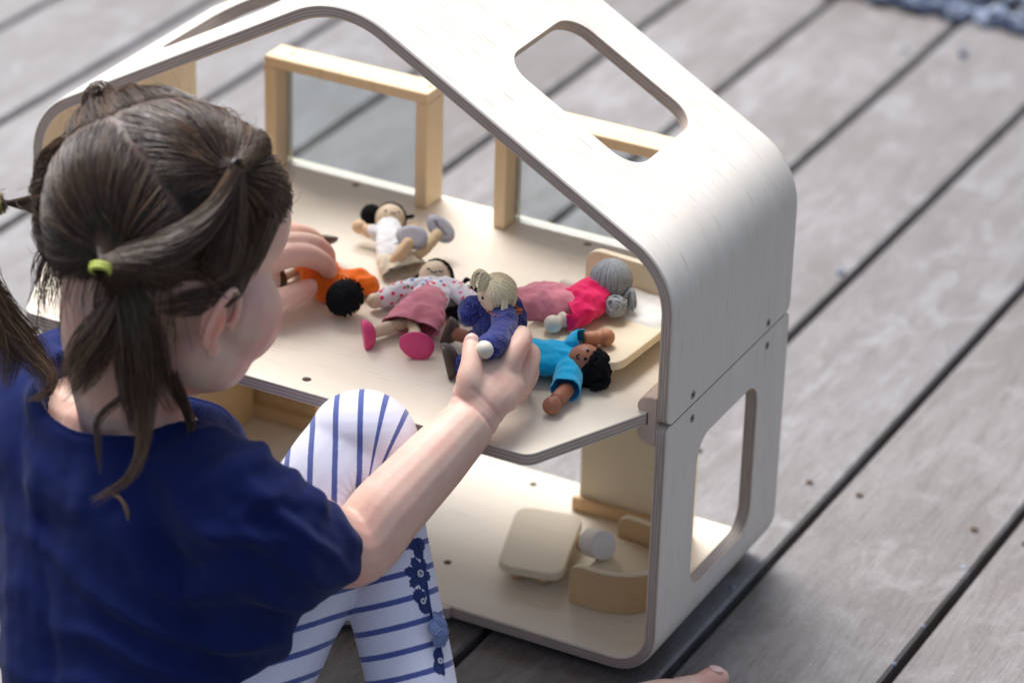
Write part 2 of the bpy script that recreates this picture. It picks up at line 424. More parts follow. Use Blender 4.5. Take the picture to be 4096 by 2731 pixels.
def roof_runs():
    e0 = (0, ZC-tl); e1 = (-tl*cs, ZC+tl*sn); r0 = (-.3+RR*sn, 0); r0 = (-.3+tr*cs, apex-tr*sn); r1 = (-.3-tr*cs, apex-tr*sn)
    f1 = (-.6+tl*cs, ZC+tl*sn); f0 = (-.6, ZC-tl); zs = SEAM+.0008
    a_s = math.pi/2-SLOPE     # normal angle on the right slope
    return stations([('L', (0, zs), (0, zs+.012), -1, END), ('L', (0, zs+.012), e0, -1, [0, 1]),
        ('A', (-RE, ZC-tl), RE, 0, a_s, 14, 1), ('L', e1, r0, -1, [0, 1]),
        ('A', (-.3, apex-RR/cs), RR, a_s, math.pi-a_s, 16, 1), ('L', r1, f1, -1, [0, 1]),
        ('A', (-.6+RE, ZC-tl), RE, math.pi-a_s, math.pi, 14, 1), ('L', f0, (-.6, zs+.012), -1, [0, 1]), ('L', (-.6, zs+.012), (-.6, zs), -1, END2)])
rr = roof_runs()
Ls = rr[3][-1][2]-rr[3][0][2]; xs = lambda x: (rr[3][0][0].x-x)/cs
shell('roof', rr, {3: (xs(-.0735), xs(-.1925), .0745, .190, .024), 5: (Ls-xs(-.1925), Ls-xs(-.0735), .0745, .190, .024)}, .007, house, M_plyin)
RB, ZB = .040, .007
def low_runs():
    zs = SEAM-.0008
    return stations([('L', (0, zs), (0, zs-.012), 1, END), ('L', (0, zs-.012), (0, ZB+RB), 1, [0, 1]), ('A', (-RB, ZB+RB), RB, 0, -math.pi/2, 12, 1),
        ('L', (-RB, ZB), (-.6+RB, ZB), 1, [0, .25, .5, .75, 1]), ('A', (-.6+RB, ZB+RB), RB, -math.pi/2, -math.pi, 12, 1),
        ('L', (-.6, ZB+RB), (-.6, zs-.012), 1, [0, 1]), ('L', (-.6, zs-.012), (-.6, zs), 1, END2)])
lr = low_runs(); z1 = SEAM-.0128
shell('lower_frame', lr, {1: (z1-.2025, z1-.0595, .0605, .1805, .022), 5: (.0595-ZB-RB, .2025-ZB-RB, .0605, .1805, .022)}, .007, house, M_floor)

def plate(name, outline, holes, z0, z1, mats, parent, bev=.001, grain=0, frame=None):
    """flat board cut to an outline (with holes), lying at z0..z1 or placed by a matrix"""
    cu = bpy.data.curves.new('c', 'CURVE'); cu.dimensions = '2D'; cu.fill_mode = 'BOTH'
    for lp in [outline]+list(holes):
        s = cu.splines.new('POLY'); s.points.add(len(lp)-1)
        for p_, q_ in zip(s.points, lp): p_.co = (q_[0], q_[1], 0, 1)
        s.use_cyclic_u = True
    th = z1-z0; cu.extrude = th/2-bev; cu.bevel_depth = bev; cu.bevel_resolution = 1; cu.offset = -bev
    me = evaluated(link('tmp', cu)) ; P = verts_of(me); P[:, 2] += (z0+z1)/2; uvv = P.copy()
    nl = len(me.loops); idx = np.zeros(nl, np.int32); me.loops.foreach_get('vertex_index', idx)
    mi = []; UV = np.zeros((nl, 2), np.float32)
    for pl in me.polygons:
        side = abs(pl.normal.z) < .35; mi.append(1 if side else 0)
        for li in pl.loop_indices:
            x, y, z = uvv[idx[li]]
            UV[li] = ((x+y*.7, (z-z0)) if side else ((x, y) if grain == 0 else (y, x)))
    if frame is not None: P = P@np.array(frame.to_3x3()).T+np.array(frame.translation)
    P -= np.array(base(parent)); set_verts(me, P)
    for l in list(me.uv_layers): me.uv_layers.remove(l)
    me.uv_layers.new(name='UVMap').data.foreach_set('uv', UV.ravel()); me.polygons.foreach_set('material_index', mi)
    me.polygons.foreach_set('use_smooth', [False]*len(me.polygons))
    return link(name, me, mats, parent)
def circ(x, y, r, n=14): return [(x+r*math.cos(2*math.pi*i/n), y+r*math.sin(2*math.pi*i/n)) for i in range(n)]
def rounded(pts, r, n=6):
    """polygon with rounded corners; r is a number or list"""
    out = []; m = len(pts)
    for i in range(m):
        p0, p1, p2 = (Vector((*pts[(i+j-1) % m], 0)) for j in range(3)); ri = r[i] if isinstance(r, (list, tuple)) else r
        a, b = (p0-p1), (p2-p1); la, lb = a.length, b.length; a.normalize(); b.normalize()
        if ri <= 0: out.append((p1.x, p1.y)); continue
        ang = a.angle(b); t = min(ri/math.tan(ang/2), la*.49, lb*.49); 
        for k in range(n+1):
            u = k/n; q_ = (p1+a*t)*(1-u)**2+p1*2*u*(1-u)+(p1+b*t)*u*u; out.append((q_.x, q_.y))
    return out
SH = .2535
shelf_out = rounded([(-.0180, -.0030), (-.0180, .212), (-.045, .2635), (-.560, .2635), (-.582, .212), (-.582, -.0030), (-.535, -.1095), (-.0665, -.1095)], [.001, .004, .012, .012, .004, .001, .014, .014])
plate('upper_floor', shelf_out, [circ((-0.2754,-0.0908,0.2535)[0], (-0.2754,-0.0908,0.2535)[1], .0036), circ((-0.1967,-0.0924,0.2535)[0], (-0.1967,-0.0924,0.2535)[1], .0036), circ(-.113, (-0.1967,-0.0924,0.2535)[1], .0036), circ(-.42, (-0.1967,-0.0924,0.2535)[1], .0036), circ((-0.1933,0.2425,0.2535)[0], (-0.1933,0.2425,0.2535)[1], .0036), circ((-0.4254,0.2427,0.2535)[0], (-0.4254,0.2427,0.2535)[1], .0036)], SH-.0108, SH, [M_floor, M_edge, M_edge], house, .0009)
plate('floor_terrace', rounded([(-.187, -.0004), (-.30, -.085), (-.50, -.085), (-.58, -.0004)], [.002, .02, .02, .002]), [], ZB+.0002, ZB+T-.0002, [M_floor, M_edge], house, .0009)
# inner lining of the bottom is the shell's own inner face; dowel holes are thin discs on it, hole shade painted dark
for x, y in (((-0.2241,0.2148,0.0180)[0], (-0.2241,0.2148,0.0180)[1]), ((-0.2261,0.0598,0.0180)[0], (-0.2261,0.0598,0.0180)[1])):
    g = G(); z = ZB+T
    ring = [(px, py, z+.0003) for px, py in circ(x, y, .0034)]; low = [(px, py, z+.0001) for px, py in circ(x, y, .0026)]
    g.add(ring+low, [(a, (a+1) % 14, 14+(a+1) % 14, 14+a) for a in range(14)]+[tuple(14+a for a in range(14))]); g.build('painted_dowel_hole', M_dark, house)
def box(g, x0, x1, y0, y1, z0, z1, c=.0008, mi=0):
    """chamfered box"""
    P = []
    for sx in (0, 1):
        for sy in (0, 1):
            for sz in (0, 1):
                X, Y, Z = (x0, x1)[sx], (y0, y1)[sy], (z0, z1)[sz]; dx, dy, dz = (c, -c)[sx], (c, -c)[sy], (c, -c)[sz]
                P += [(X, Y+dy, Z+dz), (X+dx, Y, Z+dz), (X+dx, Y+dy, Z)]
    bm = bmesh.new()
    for p_ in P: bm.verts.new(p_)
    r = bmesh.ops.convex_hull(bm, input=bm.verts); bmesh.ops.dissolve_limit(bm, angle_limit=.01, verts=bm.verts, edges=bm.edges)
    bm.verts.index_update(); g.add([v.co[:] for v in bm.verts], [tuple(v.index for v in f.verts) for f in bm.faces], None, mi); bm.free()
def bx(name, parent, m, *a, **k):
    g = G(); box(g, *a, **k); return g.build(name, m, parent, smooth=False)
# rounded blocks that carry the upper floor on both side walls
for side in (0, 1):
    g = G(); pr = []
    top = [(0, .0205), (.006, .0205), (.0125, .0185), (.0165, .0135), (.0170, .0085), (.0150, .0066), (.0066, .0062), (.0066, -.0066)]
    for px, pz in [(0, .0245), (.005, .0246), (.0105, .0235), (.0143, .0205), (.0163, .0168), (.0164, .0135), (.0150, .0110), (.0066, .0105), (.0066, -.0008), (.0150, -.0012), (.0164, -.0045), (.0155, -.0100), (.0120, -.0150), (.007, -.0180), (0, -.0190)]:
        pr.append((px, pz))
    pr.append(pr[0])
    sg = -1 if side == 0 else 1; x0 = -.0104 if side == 0 else -.5896; zb = SEAM
    rows = [[Vector((x0+sg*px, y, zb+pz)) for px, pz in pr] for y in (-.0015, 0, .1, .199, .2)]
    for i in (0, 4): rows[i] = [Vector((x0+sg*(px*.97), y_.y, zb+pz*.97)) for (px, pz), y_ in zip(pr, rows[i])]
    g.grid(rows, [[(p_.y, p_.z) for p_ in r] for r in rows]); n = len(pr)
    g.f.append(tuple(range(n))); g.mi.append(0); g.f.append(tuple(reversed(range(4*n, 5*n)))); g.mi.append(0)
    g.build('floor_bracket', M_block, house, smooth=False)
# lower back panels with skirting
fz = ZB+T+.0003
for xa, xb in ((-.171, -.0615), (-.5885, -.44)):
    bx('back_panel', house, M_pale if xa > -.5 else M_honey, xa, xb, .1995, .2065, fz, SH-.0112)
    bx('skirting', house, M_maple, xa-.004 if xa > -.5 else xa, xb-.002, .1930, .1993, fz, fz+.0125)
bx('inner_partition', house, M_honey, -.525, -.5035, .050, .1928, fz, SH-.0112)
# screws
def disc(name, c, n, r, parent, m, depth=.0006, slot=True):
    n = Vector(n); u = n.orthogonal().normalized(); w = n.cross(u); g = G(); c = Vector(c)
    A = [c+u*(r*math.cos(i*math.pi/7))+w*(r*math.sin(i*math.pi/7))+n*.0004 for i in range(14)]
    B = [c+u*(r*.8*math.cos(i*math.pi/7))+w*(r*.8*math.sin(i*math.pi/7))+n*(.0004-depth*.5) for i in range(14)]
    g.add(A+B, [(i, (i+1) % 14, 14+(i+1) % 14, 14+i) for i in range(14)]+[tuple(14+i for i in range(14))])
    if slot:
        for a_, b_ in ((u, w), (w, u)):
            k = len(g.v); z = n*.0005
            g.add([c+a_*(r*.55)+b_*(r*.12)+z, c+a_*(r*.55)-b_*(r*.12)+z, c-a_*(r*.55)-b_*(r*.12)+z, c-a_*(r*.55)+b_*(r*.12)+z], [(0, 1, 2, 3)], None, 1)
    return g.build(name, m, parent, smooth=False)
for y, z in (((0.0000,0.0456,0.2521)[1], (0.0000,0.0456,0.2521)[2]), ((0.0000,0.1925,0.2507)[1], (0.0000,0.1925,0.2507)[2]), ((0.0000,0.0466,0.2302)[1], (0.0000,0.0466,0.2302)[2]), ((0.0000,0.1932,0.2292)[1], (0.0000,0.1932,0.2292)[2])):
    disc('screw', (0, y, z), (1, 0, 0), .0036, house, [M_screw, M_dark])
    disc('screw', (-.6, y, z), (-1, 0, 0), .0036, house, [M_screw, M_dark])
for x in (-.06, -.54):
    for y in (.03, .2):
        g = G(); tube(g, [(x, y, .0005), (x, y, .0069)], .009, 12, cap=False); g.build('rubber_foot', M_dark, house)

# ------------------------------------------------------------------ the two glazed frames on the upper floor
M_pane = mat('clear_pane', (.86, .93, .95), .03, .5, Transmission_Weight=1., IOR=1.25)
q = N(M_pane); tr_ = q.n('BsdfTransparent'); gl = q.n('BsdfGlossy'); gl.inputs['Roughness'].default_value = .05; tr_.inputs[0].default_value = (.84, .88, .89, 1)
mx = q.n('MixShader'); fr_ = q.n('Fresnel'); fr_.inputs[0].default_value = 1.35
q.l(fr_.outputs[0], mx.inputs[0]); q.l(tr_.outputs[0], mx.inputs[1]); q.l(gl.outputs[0], mx.inputs[2]); q.l(mx.outputs[0], q.t.nodes['Material Output'].inputs[0])
M_paneedge = mat('pane_edge', (.10, .13, .12), .2, .5)
def door_frame(xa, xb, label):
    y0, y1, zt = .2290, .2590, .1105; w = .0118
    t = empty('door_frame', ((xa+xb)/2, .244, SH), label, 'door frame', 'glazed frames on the upper floor')
    bx('post', t, M_pine, xa, xa+w, y0, y1, SH+.0003, SH+zt-.0102)
    bx('post', t, M_pine, xb-w, xb, y0, y1, SH+.0003, SH+zt-.0102)
    bx('lintel', t, M_pine, xa, xb, y0, y1, SH+zt-.0100, SH+zt)
    yp = .2490; p = bx('pane', t, M_pane, xa+w+.0008, xb-w-.0008, yp, yp+.0022, SH+.0015, SH+zt-.0106, c=.0002)
    bx('pane_seal', p, M_paneedge, xa+w+.0001, xa+w+.0007, yp-.0004, yp+.0026, SH+.0015, SH+zt-.0106, c=.0001)
    bx('pane_seal', p, M_paneedge, xb-w-.0007, xb-w-.0001, yp-.0004, yp+.0026, SH+.0015, SH+zt-.0106, c=.0001)
    for x in (xa+.02, xb-.006):
        disc('nail', (x, .245, SH+zt), (0, 0, 1), .0016, t, M_dark, slot=False)
door_frame(-.5120, -.3460, 'left pale wooden door frame with a clear pane, behind the doll with the black bun')
door_frame(-.2795, -.1060, 'right pale wooden door frame with a clear pane, seen partly through the roof opening')

# ------------------------------------------------------------------ toy furniture
FZ = ZB+T+.0002
def legs(parent, pts, z0, z1, r, m):
    for x, y in pts:
        g = G(); tube(g, [(x, y, z0), (x, y, z0+(z1-z0)*.4), (x, y, z1)], [r*.82, r, r], 14, cap=False, spl=False); g.build('leg', m, parent)
BA = math.radians(-4)
def bedp(x, y): return (x*math.cos(BA)-y*math.sin(BA), x*math.sin(BA)+y*math.cos(BA))
bed = empty('toy_bed', (-.0985, .083, SH), 'small pale wooden toy bed with a rounded headboard under the grey haired doll', 'toy bed')
bo = [(-.0985+bedp(x, y)[0], .083+bedp(x, y)[1]) for x, y in rounded([(-.0485, -.0600), (.0465, -.0600), (.0465, .0560), (-.0485, .0560)], [.018, .018, .006, .006], 8)]
plate('bed_base', bo, [], SH+.0130, SH+.0205, [M_pale, M_pale], bed, .0012)
legs(bed, [(-.0985+bedp(x, y)[0], .083+bedp(x, y)[1]) for x in (-.032, .029) for y in (-.0415, .040)], SH+.0002, SH+.0128, .0052, M_pale)
hx, hy = bedp(0, .0603)
fm = Matrix.Translation((-.0985+hx, .083+hy, SH+.0032)) @ Matrix.Rotation(BA, 4, 'Z') @ Matrix.Rotation(math.pi/2, 4, 'X')
plate('headboard', rounded([(-.0525, 0), (.0480, 0), (.0480, .0470), (-.0525, .0470)], [.002, .002, .016, .016], 8), [], -.0035, .0035, [M_pale, M_pale], bed, .001, 0, fm)
M_cloth = mat('white_cotton', (.82, .81, .78), .95, .1)
def cushion(name, c, u, v, n, a, b, h, m, parent=None, amp=.0008, seed=1.):
    g = G(); N_ = 14; c, u, v, n = Vector(c), Vector(u), Vector(v), Vector(n); top = []; bot = []
    for i in range(N_+1):
        rt, rb, ut = [], [], []
        for j in range(N_+1):
            s, t = 2*i/N_-1, 2*j/N_-1; e = max(0, (1-s**6)*(1-t**6)); p = c+u*(a*s*(1-.05*t*t))+v*(b*t*(1-.05*s*s))
            w = noise.noise(p*160+Vector((seed*9, 0, 0)))*amp*2
            rt.append(p+n*(h*(e**.5)+w*e)); rb.append(p-n*(.0002)); ut.append((s, t))
        top.append(rt); bot.append(list(reversed(rb)))
    g.grid(top, [[(0, 0)]*(N_+1)]*(N_+1)); g.grid(bot, [[(0, 0)]*(N_+1)]*(N_+1))
    return g.build(name, m, parent)
cb, sb = math.cos(BA), math.sin(BA)
pil = empty('toy_pillow', (-.085, .125, SH+.0206), 'flat white cloth pillow on the toy bed below its headboard', 'pillow')
cushion('pillow_cloth', (-.0800, .1180, SH+.0212), Vector((math.cos(-.16), math.sin(-.16), .0)), Vector((-math.sin(-.16), math.cos(-.16), .10)), Vector((0, 0, 1)), .0300, .0235, .0042, M_cloth, pil)

tb_p = lambda p: (p[0], p[1])
tb = empty('toy_table', (-.151, .085, FZ), 'small square pale wooden toy table with rounded corners, beside the tipped toy lamp', 'toy table')
plate('table_top', rounded([tb_p((-0.1742,0.0505,0.0370)), tb_p((-0.1174,0.0611,0.0370)), tb_p((-0.1456,0.1598,0.0370)), tb_p((-0.2049,0.1481,0.0370))], .0155, 8), [], FZ+.0115, FZ+.0190, [M_pale, M_pale], tb, .0016)
legs(tb, [tb_p(p) for p in ((-0.1642,0.0698,0.0185), (-0.1404,0.0732,0.0185), (-0.1928,0.1550,0.0185), (-0.1631,0.1597,0.0185))], FZ+.0001, FZ+.0113, .0058, M_maple)

sofa = empty('toy_sofa', (-.075, .105, FZ), 'curved bent wood toy sofa with wrap round back in the lower floor corner', 'toy sofa')
path = [(-.1075, .0600), (-.098, .0588), (-.084, .0585), (-.070, .0605), (-.057, .0665), (-.047, .0760), (-.0415, .0880), (-.0395, .103), (-.0415, .118), (-.047, .131), (-.057, .1405), (-.070, .1470), (-.084, .1500), (-.098, .1515), (-.1080, .1520)]
pp, _ = spline([(x, y, 0) for x, y in path], [1]*len(path), 3); n = len(pp); g = G(); outer = []; inner = []
for i in range(n):
    t = Vector(pp[min(i+1, n-1)]-pp[max(i-1, 0)]).normalized(); nn = Vector((t.y, -t.x, 0)); c_ = Vector(pp[i])
    d = min(i, n-1-i); zt = FZ+.0375-(.0075*(1-min(d, 3)/3)**2)
    outer.append((c_+nn*.0032, zt)); inner.append((c_-nn*.0032, zt))
zb = FZ+.0002; e = .0008
def V3(p, z): return Vector((p.x, p.y, z))
for pr_, nm in ((outer, 1), (inner, -1)):
    rows = [[V3(p, z) for z in (zb, zb+.015, zt-e)] for p, zt in pr_]; g.grid(rows if nm == 1 else [list(reversed(r)) for r in rows], [[(i*.004, z) for z in (0, .02, .04)] for i in range(n)])
rows = [[V3(a[0], a[1]-e), V3(a[0]*.8+b[0]*.2, a[1]), V3(a[0]*.2+b[0]*.8, a[1]), V3(b[0], b[1]-e)] for a, b in zip(outer, inner)]
g.grid(rows, [[(i*.004, .0), (i*.004, .003), (i*.004, .008), (i*.004, .011)] for i in range(n)], 1)
for i in (0, n-1):
    a, b = outer[i], inner[i]; k = len(g.v); g.add([V3(a[0], zb), V3(a[0], a[1]-e), V3(b[0], b[1]-e), V3(b[0], zb)], [(0, 1, 2, 3)])
g.build('sofa_back', [M_maple, M_pale], sofa)
so_ = [(p[0].x, p[0].y) for p in inner]
so_ = [(x*.985-.0012, (y-.105)*.96+.105) for x, y in so_]
plate('seat', so_, [], FZ+.0080, FZ+.0165, [M_pale, M_maple], sofa, .001)
plate('seat_block', [((x+.075)*.8-.075, (y-.105)*.8+.105) for x, y in so_], [], FZ+.0002, FZ+.0078, [M_maple, M_maple], sofa, .0004)

lamp = empty('toy_lamp', (-0.1227,0.1176,0.0200), 'toy lamp with white drum shade tipped over between toy table and sofa', 'toy lamp')
M_shade = mat('white_shade', (.76, .73, .69), .6, .3)
ax = (Vector((CR.x, CR.y, 0)).normalized()*.50-Vector((CF.x, CF.y, 0)).normalized()*.82+UP*.34).normalized(); e1 = Vector((-0.1002,0.1052,0.0500)); e0 = e1-ax*.0215; g = G()
u = ax.orthogonal().normalized(); w = ax.cross(u); rows = []
for d, r in ((-.0215, .0), (-.0215, .0118), (-.0208, .0126), (-.0006, .0128), (0, .0122), (0, 0)):
    rows.append([e1+ax*d+u*(r*math.cos(k*math.pi/14))+w*(r*math.sin(k*math.pi/14)) for k in range(28)])
g.grid(rows, [[(0, 0)]*28]*6, 0, True); o = g.build('shade', M_shade, lamp, smooth=False)
g = G(); tube(g, [e0-ax*.0002, e0-ax*.004, e0-ax*.009], [.0034, .0042, .0036], 12); g.build('stem', M_maple, lamp)
g = G(); tube(g, [e0-ax*.0092-UP*.003, e0-ax*.0118-UP*.003], [.0085, .0085], 20, cap=False); g.build('foot', M_maple, lamp)

# ------------------------------------------------------------------ dolls
def cloth(name, col, rough=.9, weave=900, strength=.25, sheen=.25):
    m = mat(name, col, rough, .15); m.node_tree.nodes['Principled BSDF'].inputs['Sheen Weight'].default_value = sheen; q = N(m)
    v = q.coords('Object', (weave,)*3); f = q.noise(v, 1, 2, .6); f2 = q.noise(q.coords('Object', (60,)*3), 1, 3, .5)
    q.col(q.mix(q.ramp(f2, [(.3, (0, 0, 0)), (.7, (1, 1, 1))]), tuple(c*.90 for c in col), tuple(min(1, c*1.06) for c in col)))
    q.bump(f, strength, .0004); return m
def peg(name, col, dark): 
    return wood(name, col, dark, 'Object', (60, 60, 500), pores=.25, rough=.5, coarse=(20, 20, 80))
M_peg = peg('beech_peg', (.74, .60, .43), (.55, .40, .25)); M_peg2 = peg('tan_peg', (.70, .49, .29), (.5, .31, .15))
M_pegpale = peg('pale_peg', (.72, .67, .56), (.6, .5, .38)); M_brown = peg('brown_peg', (.36, .145, .085), (.22, .08, .045)); M_brownlt = peg('light_brown_peg', (.50, .215, .11), (.34, .12, .06))
M_boot = mat('brown_lacquer', (.085, .058, .048), .32, .5); M_grey = mat('grey_lacquer', (.40, .40, .44), .5, .4); M_pinkshoe = mat('pink_lacquer', (.70, .06, .20), .4, .4)
M_black = mat('black_yarn', (.008, .008, .010), .9, .15); M_ink = mat('face_ink', (.012, .014, .02), .7, .2)
def yarn_mat(name, col):
    m = mat(name, col, .95, .1, Sheen_Weight=.08); q = N(m); f = q.noise(q.coords('Object', (1400,)*3), 1, 2, .6)
    q.col(q.mix(q.ramp(f, [(.3, (0, 0, 0)), (.7, (1, 1, 1))]), tuple(c*.6 for c in col), tuple(min(1, c*1.4) for c in col))); q.bump(f, .7, .0008); return m
M_blond = yarn_mat('blond_yarn', (.86, .655, .43)); M_greyyarn = yarn_mat('grey_yarn', (.33, .355, .38)); M_rope = yarn_mat('rope', (.62, .47, .29))
M_white = cloth('white_cloth', (.80, .80, .80)); M_cream = cloth('cream_cloth', (.74, .66, .50)); M_orange = cloth('orange_cloth', (.86, .17, .012)); M_pinkc = cloth('pink_cotton', (.76, .27, .33))
M_magenta = cloth('magenta_cloth', (.78, .012, .12)); M_turq = cloth('turquoise_cloth', (.008, .45, .80)); M_olive = cloth('olive_cloth', (.035, .04, .015))
M_thread = mat('orange_thread', (.75, .22, .04), .9, .1); M_ltthread = mat('light_thread', (.45, .72, .85), .9, .1)
def denim():
    m = mat('denim_knit', (.03, .045, .26), .9, .15, Sheen_Weight=.3); q = N(m)
    w = q.n('TexWave'); w.bands_direction = 'X'; q.l(q.coords('Object', (1, 1, 1), (0, 0, .5)), w.inputs['Vector']); w.inputs['Scale'].default_value = 260; w.inputs['Distortion'].default_value = 3; w.inputs['Detail'].default_value = 2
    s = q.noise(q.coords('Object', (900, 900, 500)), 1, 2, .6)
    c = q.mix(q.ramp(w.outputs['Fac'], [(.2, (0, 0, 0)), (.8, (1, 1, 1))]), (.010, .013, .095), (.026, .036, .235))
    q.col(q.mix(q.math('MULTIPLY', q.ramp(s, [(.58, (0, 0, 0)), (.68, (1, 1, 1))]), .45), c, (.26, .31, .52))); q.bump(w.outputs['Fac'], .5, .0006); return m
M_denim = denim()
def floral():
    m = mat('floral_cloth', (.78, .77, .80), .9, .15); q = N(m); vec = q.coords('Object', (185,)*3)
    v = q.n('TexVoronoi'); q.l(vec, v.inputs['Vector']); v.inputs['Scale'].default_value = 1; v.inputs['Randomness'].default_value = .9
    sp = q.n('SeparateColor'); q.l(v.outputs['Color'], sp.inputs[0])
    wob = q.noise(q.coords('Object', (700,)*3), 1, 2, .5)
    msk = q.ramp(q.math('ADD', v.outputs['Distance'], q.math('MULTIPLY', wob, .35)), [(.50, (1, 1, 1)), (.54, (0, 0, 0))])
    pal = q.ramp(sp.outputs[0], [(0, (.75, .03, .10)), (.42, (.80, .10, .22)), (.60, (.05, .17, .62)), (.78, (.20, .30, .10)), (.9, (.80, .78, .82))], 'CONSTANT')
    q.col(q.mix(msk, (.78, .77, .80), pal)); return m
M_floral = floral()

def fold(me, amp, sc, seed, stretch=(1, 1, 1), fine=.25):
    P = verts_of(me); Nn = normals_of(me); Q = P*np.array(stretch)
    d = (1-np.abs(nz(Q, sc, seed))*2)*amp+nz(Q, sc*3.1, seed+3)*amp*fine
    set_verts(me, P+Nn*d[:, None])
def garment(name, tubes, voxel, m, parent, amp=.0008, sc=70, seed=1., smooth=3, stretch=(1, 1, 1), cuts=()):
    g = G()
    for t in tubes: tube(g, t[0], t[1], 16, t[2] if len(t) > 2 else None, k=4)
    me = remesh(g, voxel, smooth); fold(me, amp*1.5, sc, seed, stretch)
    if cuts:
        bm = bmesh.new(); bm.from_mesh(me)
        for co, no, r in cuts:
            co, no = Vector(co), Vector(no).normalized(); fs = [f for f in bm.faces if (f.calc_center_median()-co).length < r and (f.calc_center_median()-co).dot(no) > -.004]
            bmesh.ops.bisect_plane(bm, geom=list({v for f in fs for v in f.verts})+list({e for f in fs for e in f.edges})+fs, plane_co=co, plane_no=no, clear_outer=True)
        for e in bm.edges:
            if e.is_boundary:
                for v in e.verts: v.co += v.normal*.00018*math.sin(v.co.x*900+v.co.z*700)
        bm.to_mesh(me); bm.free(); me = solid(me, .0007); me.polygons.foreach_set('use_smooth', [True]*len(me.polygons))
    shift(me, base(parent)); return link(name, me, m, parent)
def limb(name, pts, rad, m, parent, seg=14, **kw):
    g = G(); tube(g, pts, rad, seg, k=4, **kw); return g.build(name, m, parent)
def peghand(name, a, b, r, m, parent, ballr=None):
    """turned wooden arm: shaft, groove and round hand at b"""
    a, b = Vector(a), Vector(b); d = (b-a); L = d.length; d.normalize(); br = ballr or r*1.15; u = d.orthogonal().normalized(); w = d.cross(u); cb_ = L-br
    prof = [(0, 0), (0, r*.9), (.0006, r), (cb_-br*1.25, r), (cb_-br*1.12, r*.96), (cb_-br*1.0, r*.80)]+[(cb_-br*math.cos(t), br*math.sin(t)) for t in [math.radians(v) for v in (48, 60, 75, 90, 105, 120, 135, 150, 163, 174, 180)]]
    g = G(); g.grid([[a+d*t+u*(q_*math.cos(k*math.pi/10))+w*(q_*math.sin(k*math.pi/10)) for k in range(20)] for t, q_ in prof], [[(t, k/20) for k in range(20)] for t, q_ in prof], 0, True)
    return g.build(name, m, parent)
def shoe(name, c, n, ld, a, b, h, m, parent, egg=.18):
    """half dome with a flat egg shaped sole at c facing n, long axis ld"""
    c, n = Vector(c), Vector(n).normalized(); ld = Vector(ld); ld = (ld-n*ld.dot(n)).normalized(); w = n.cross(ld); g = G(); S = 28
    def ring(k, dep): return [c-n*dep+ld*(a*k*math.cos(2*math.pi*j/S))+w*(b*k*math.sin(2*math.pi*j/S)*(1+egg*math.cos(2*math.pi*j/S))) for j in range(S)]
    rows = [ring(.02, -.0001), ring(.6, -.00005), ring(.965, 0), ring(.995, .0005), ring(1, .0014)]
    for i in range(1, 8):
        t = i/7*math.pi/2; rows.append(ring(max(.03, math.cos(t)), .0014+h*math.sin(t)))
    g.grid(rows, [[(0, 0)]*S]*len(rows), 0, True); return g.build(name, m, parent)
def yarn_cap(g, c, r, pole, ref, th, n, rad=.0009, phi=(0, 2*math.pi), wob=.05, start=.02, lift=1.0, seg=5):
    """yarn strands running from a crown point down the head"""
    c = Vector(c); pole = Vector(pole).normalized(); ref = Vector(ref); u = (ref-pole*ref.dot(pole)).normalized(); w = pole.cross(u)
    for i in range(n):
        ph = phi[0]+(phi[1]-phi[0])*(i+.5)/n+random.uniform(-.03, .03); te = th(ph) if callable(th) else th; te *= random.uniform(1-wob, 1+wob); P = []
        K = 9
        for k in range(K):
            t = start+(te-start)*k/(K-1); p2 = ph+random.uniform(-.02, .02); rr = r*lift+random.uniform(-.0002, .0003)
            P.append(c+(pole*math.cos(t)+(u*math.cos(p2)+w*math.sin(p2))*math.sin(t))*rr)
        tube(g, P, [rad*.8]+[rad]*(K-2)+[rad*.7], seg, spl=False, cap=False)
def mark(name, c, pts, r, parent):
    """inked face line or dot lying on the ball head"""
    c = Vector(c); P = [Vector(p) for p in pts]; g = G()
    if len(P) == 1:
        n = (P[0]-c).normalized(); u = n.orthogonal().normalized(); ell(g, P[0], (u, n.cross(u), n), (r, r, .00035), 12, 6)
    else: tube(g, P, r, 6, k=3)
    return g.build(name, M_ink, parent)
GR = 'wooden dolls on the upper floor'

# 1 bun doll
d1 = empty('doll', (-0.3431,0.1674,0.2535), 'doll with black bun, white shirt and cream skirt, its grey soles raised', 'doll', GR)
hc = (-0.3503,0.1729,0.2670); g = G(); ball(g, hc, .0132, 0, 24, 16); hd = g.build('head', M_peg, d1)
mark('eye', hc, [(-0.3504,0.1653,0.2780)], .0011, hd); mark('eye', hc, [(-0.3408,0.1721,0.2763)], .0011, hd)
mark('mouth', hc, [(-0.3457,0.1661,0.2776), (-0.3437,0.1664,0.2767), (-0.3422,0.1684,0.2767)], .0004, hd)
g = G(); yarn_cap(g, hc, .0140, (-.2, .95, -.25), UP, 1.42, 46, .0009)
for k in range(9):
    a = Vector((-0.3370,0.1760,0.2715)); tube(g, [a, a+Vector((.002+.0006*k, .0006*k-.002, random.uniform(-.001, .002))), a+Vector((.0035+.0005*k, random.uniform(-.002, .003), random.uniform(-.002, .002)))], [.0007, .0006, .0005], 5)
hr = g.build('hair', M_black, d1)
g = G(); bc = (-0.3680,0.1713,0.2670); ball(g, bc, .0082, 0); yarn_cap(g, bc, .0086, (-1, .1, .5), UP, 2.6, 40, .0010); g.build('bun', M_black, hr)
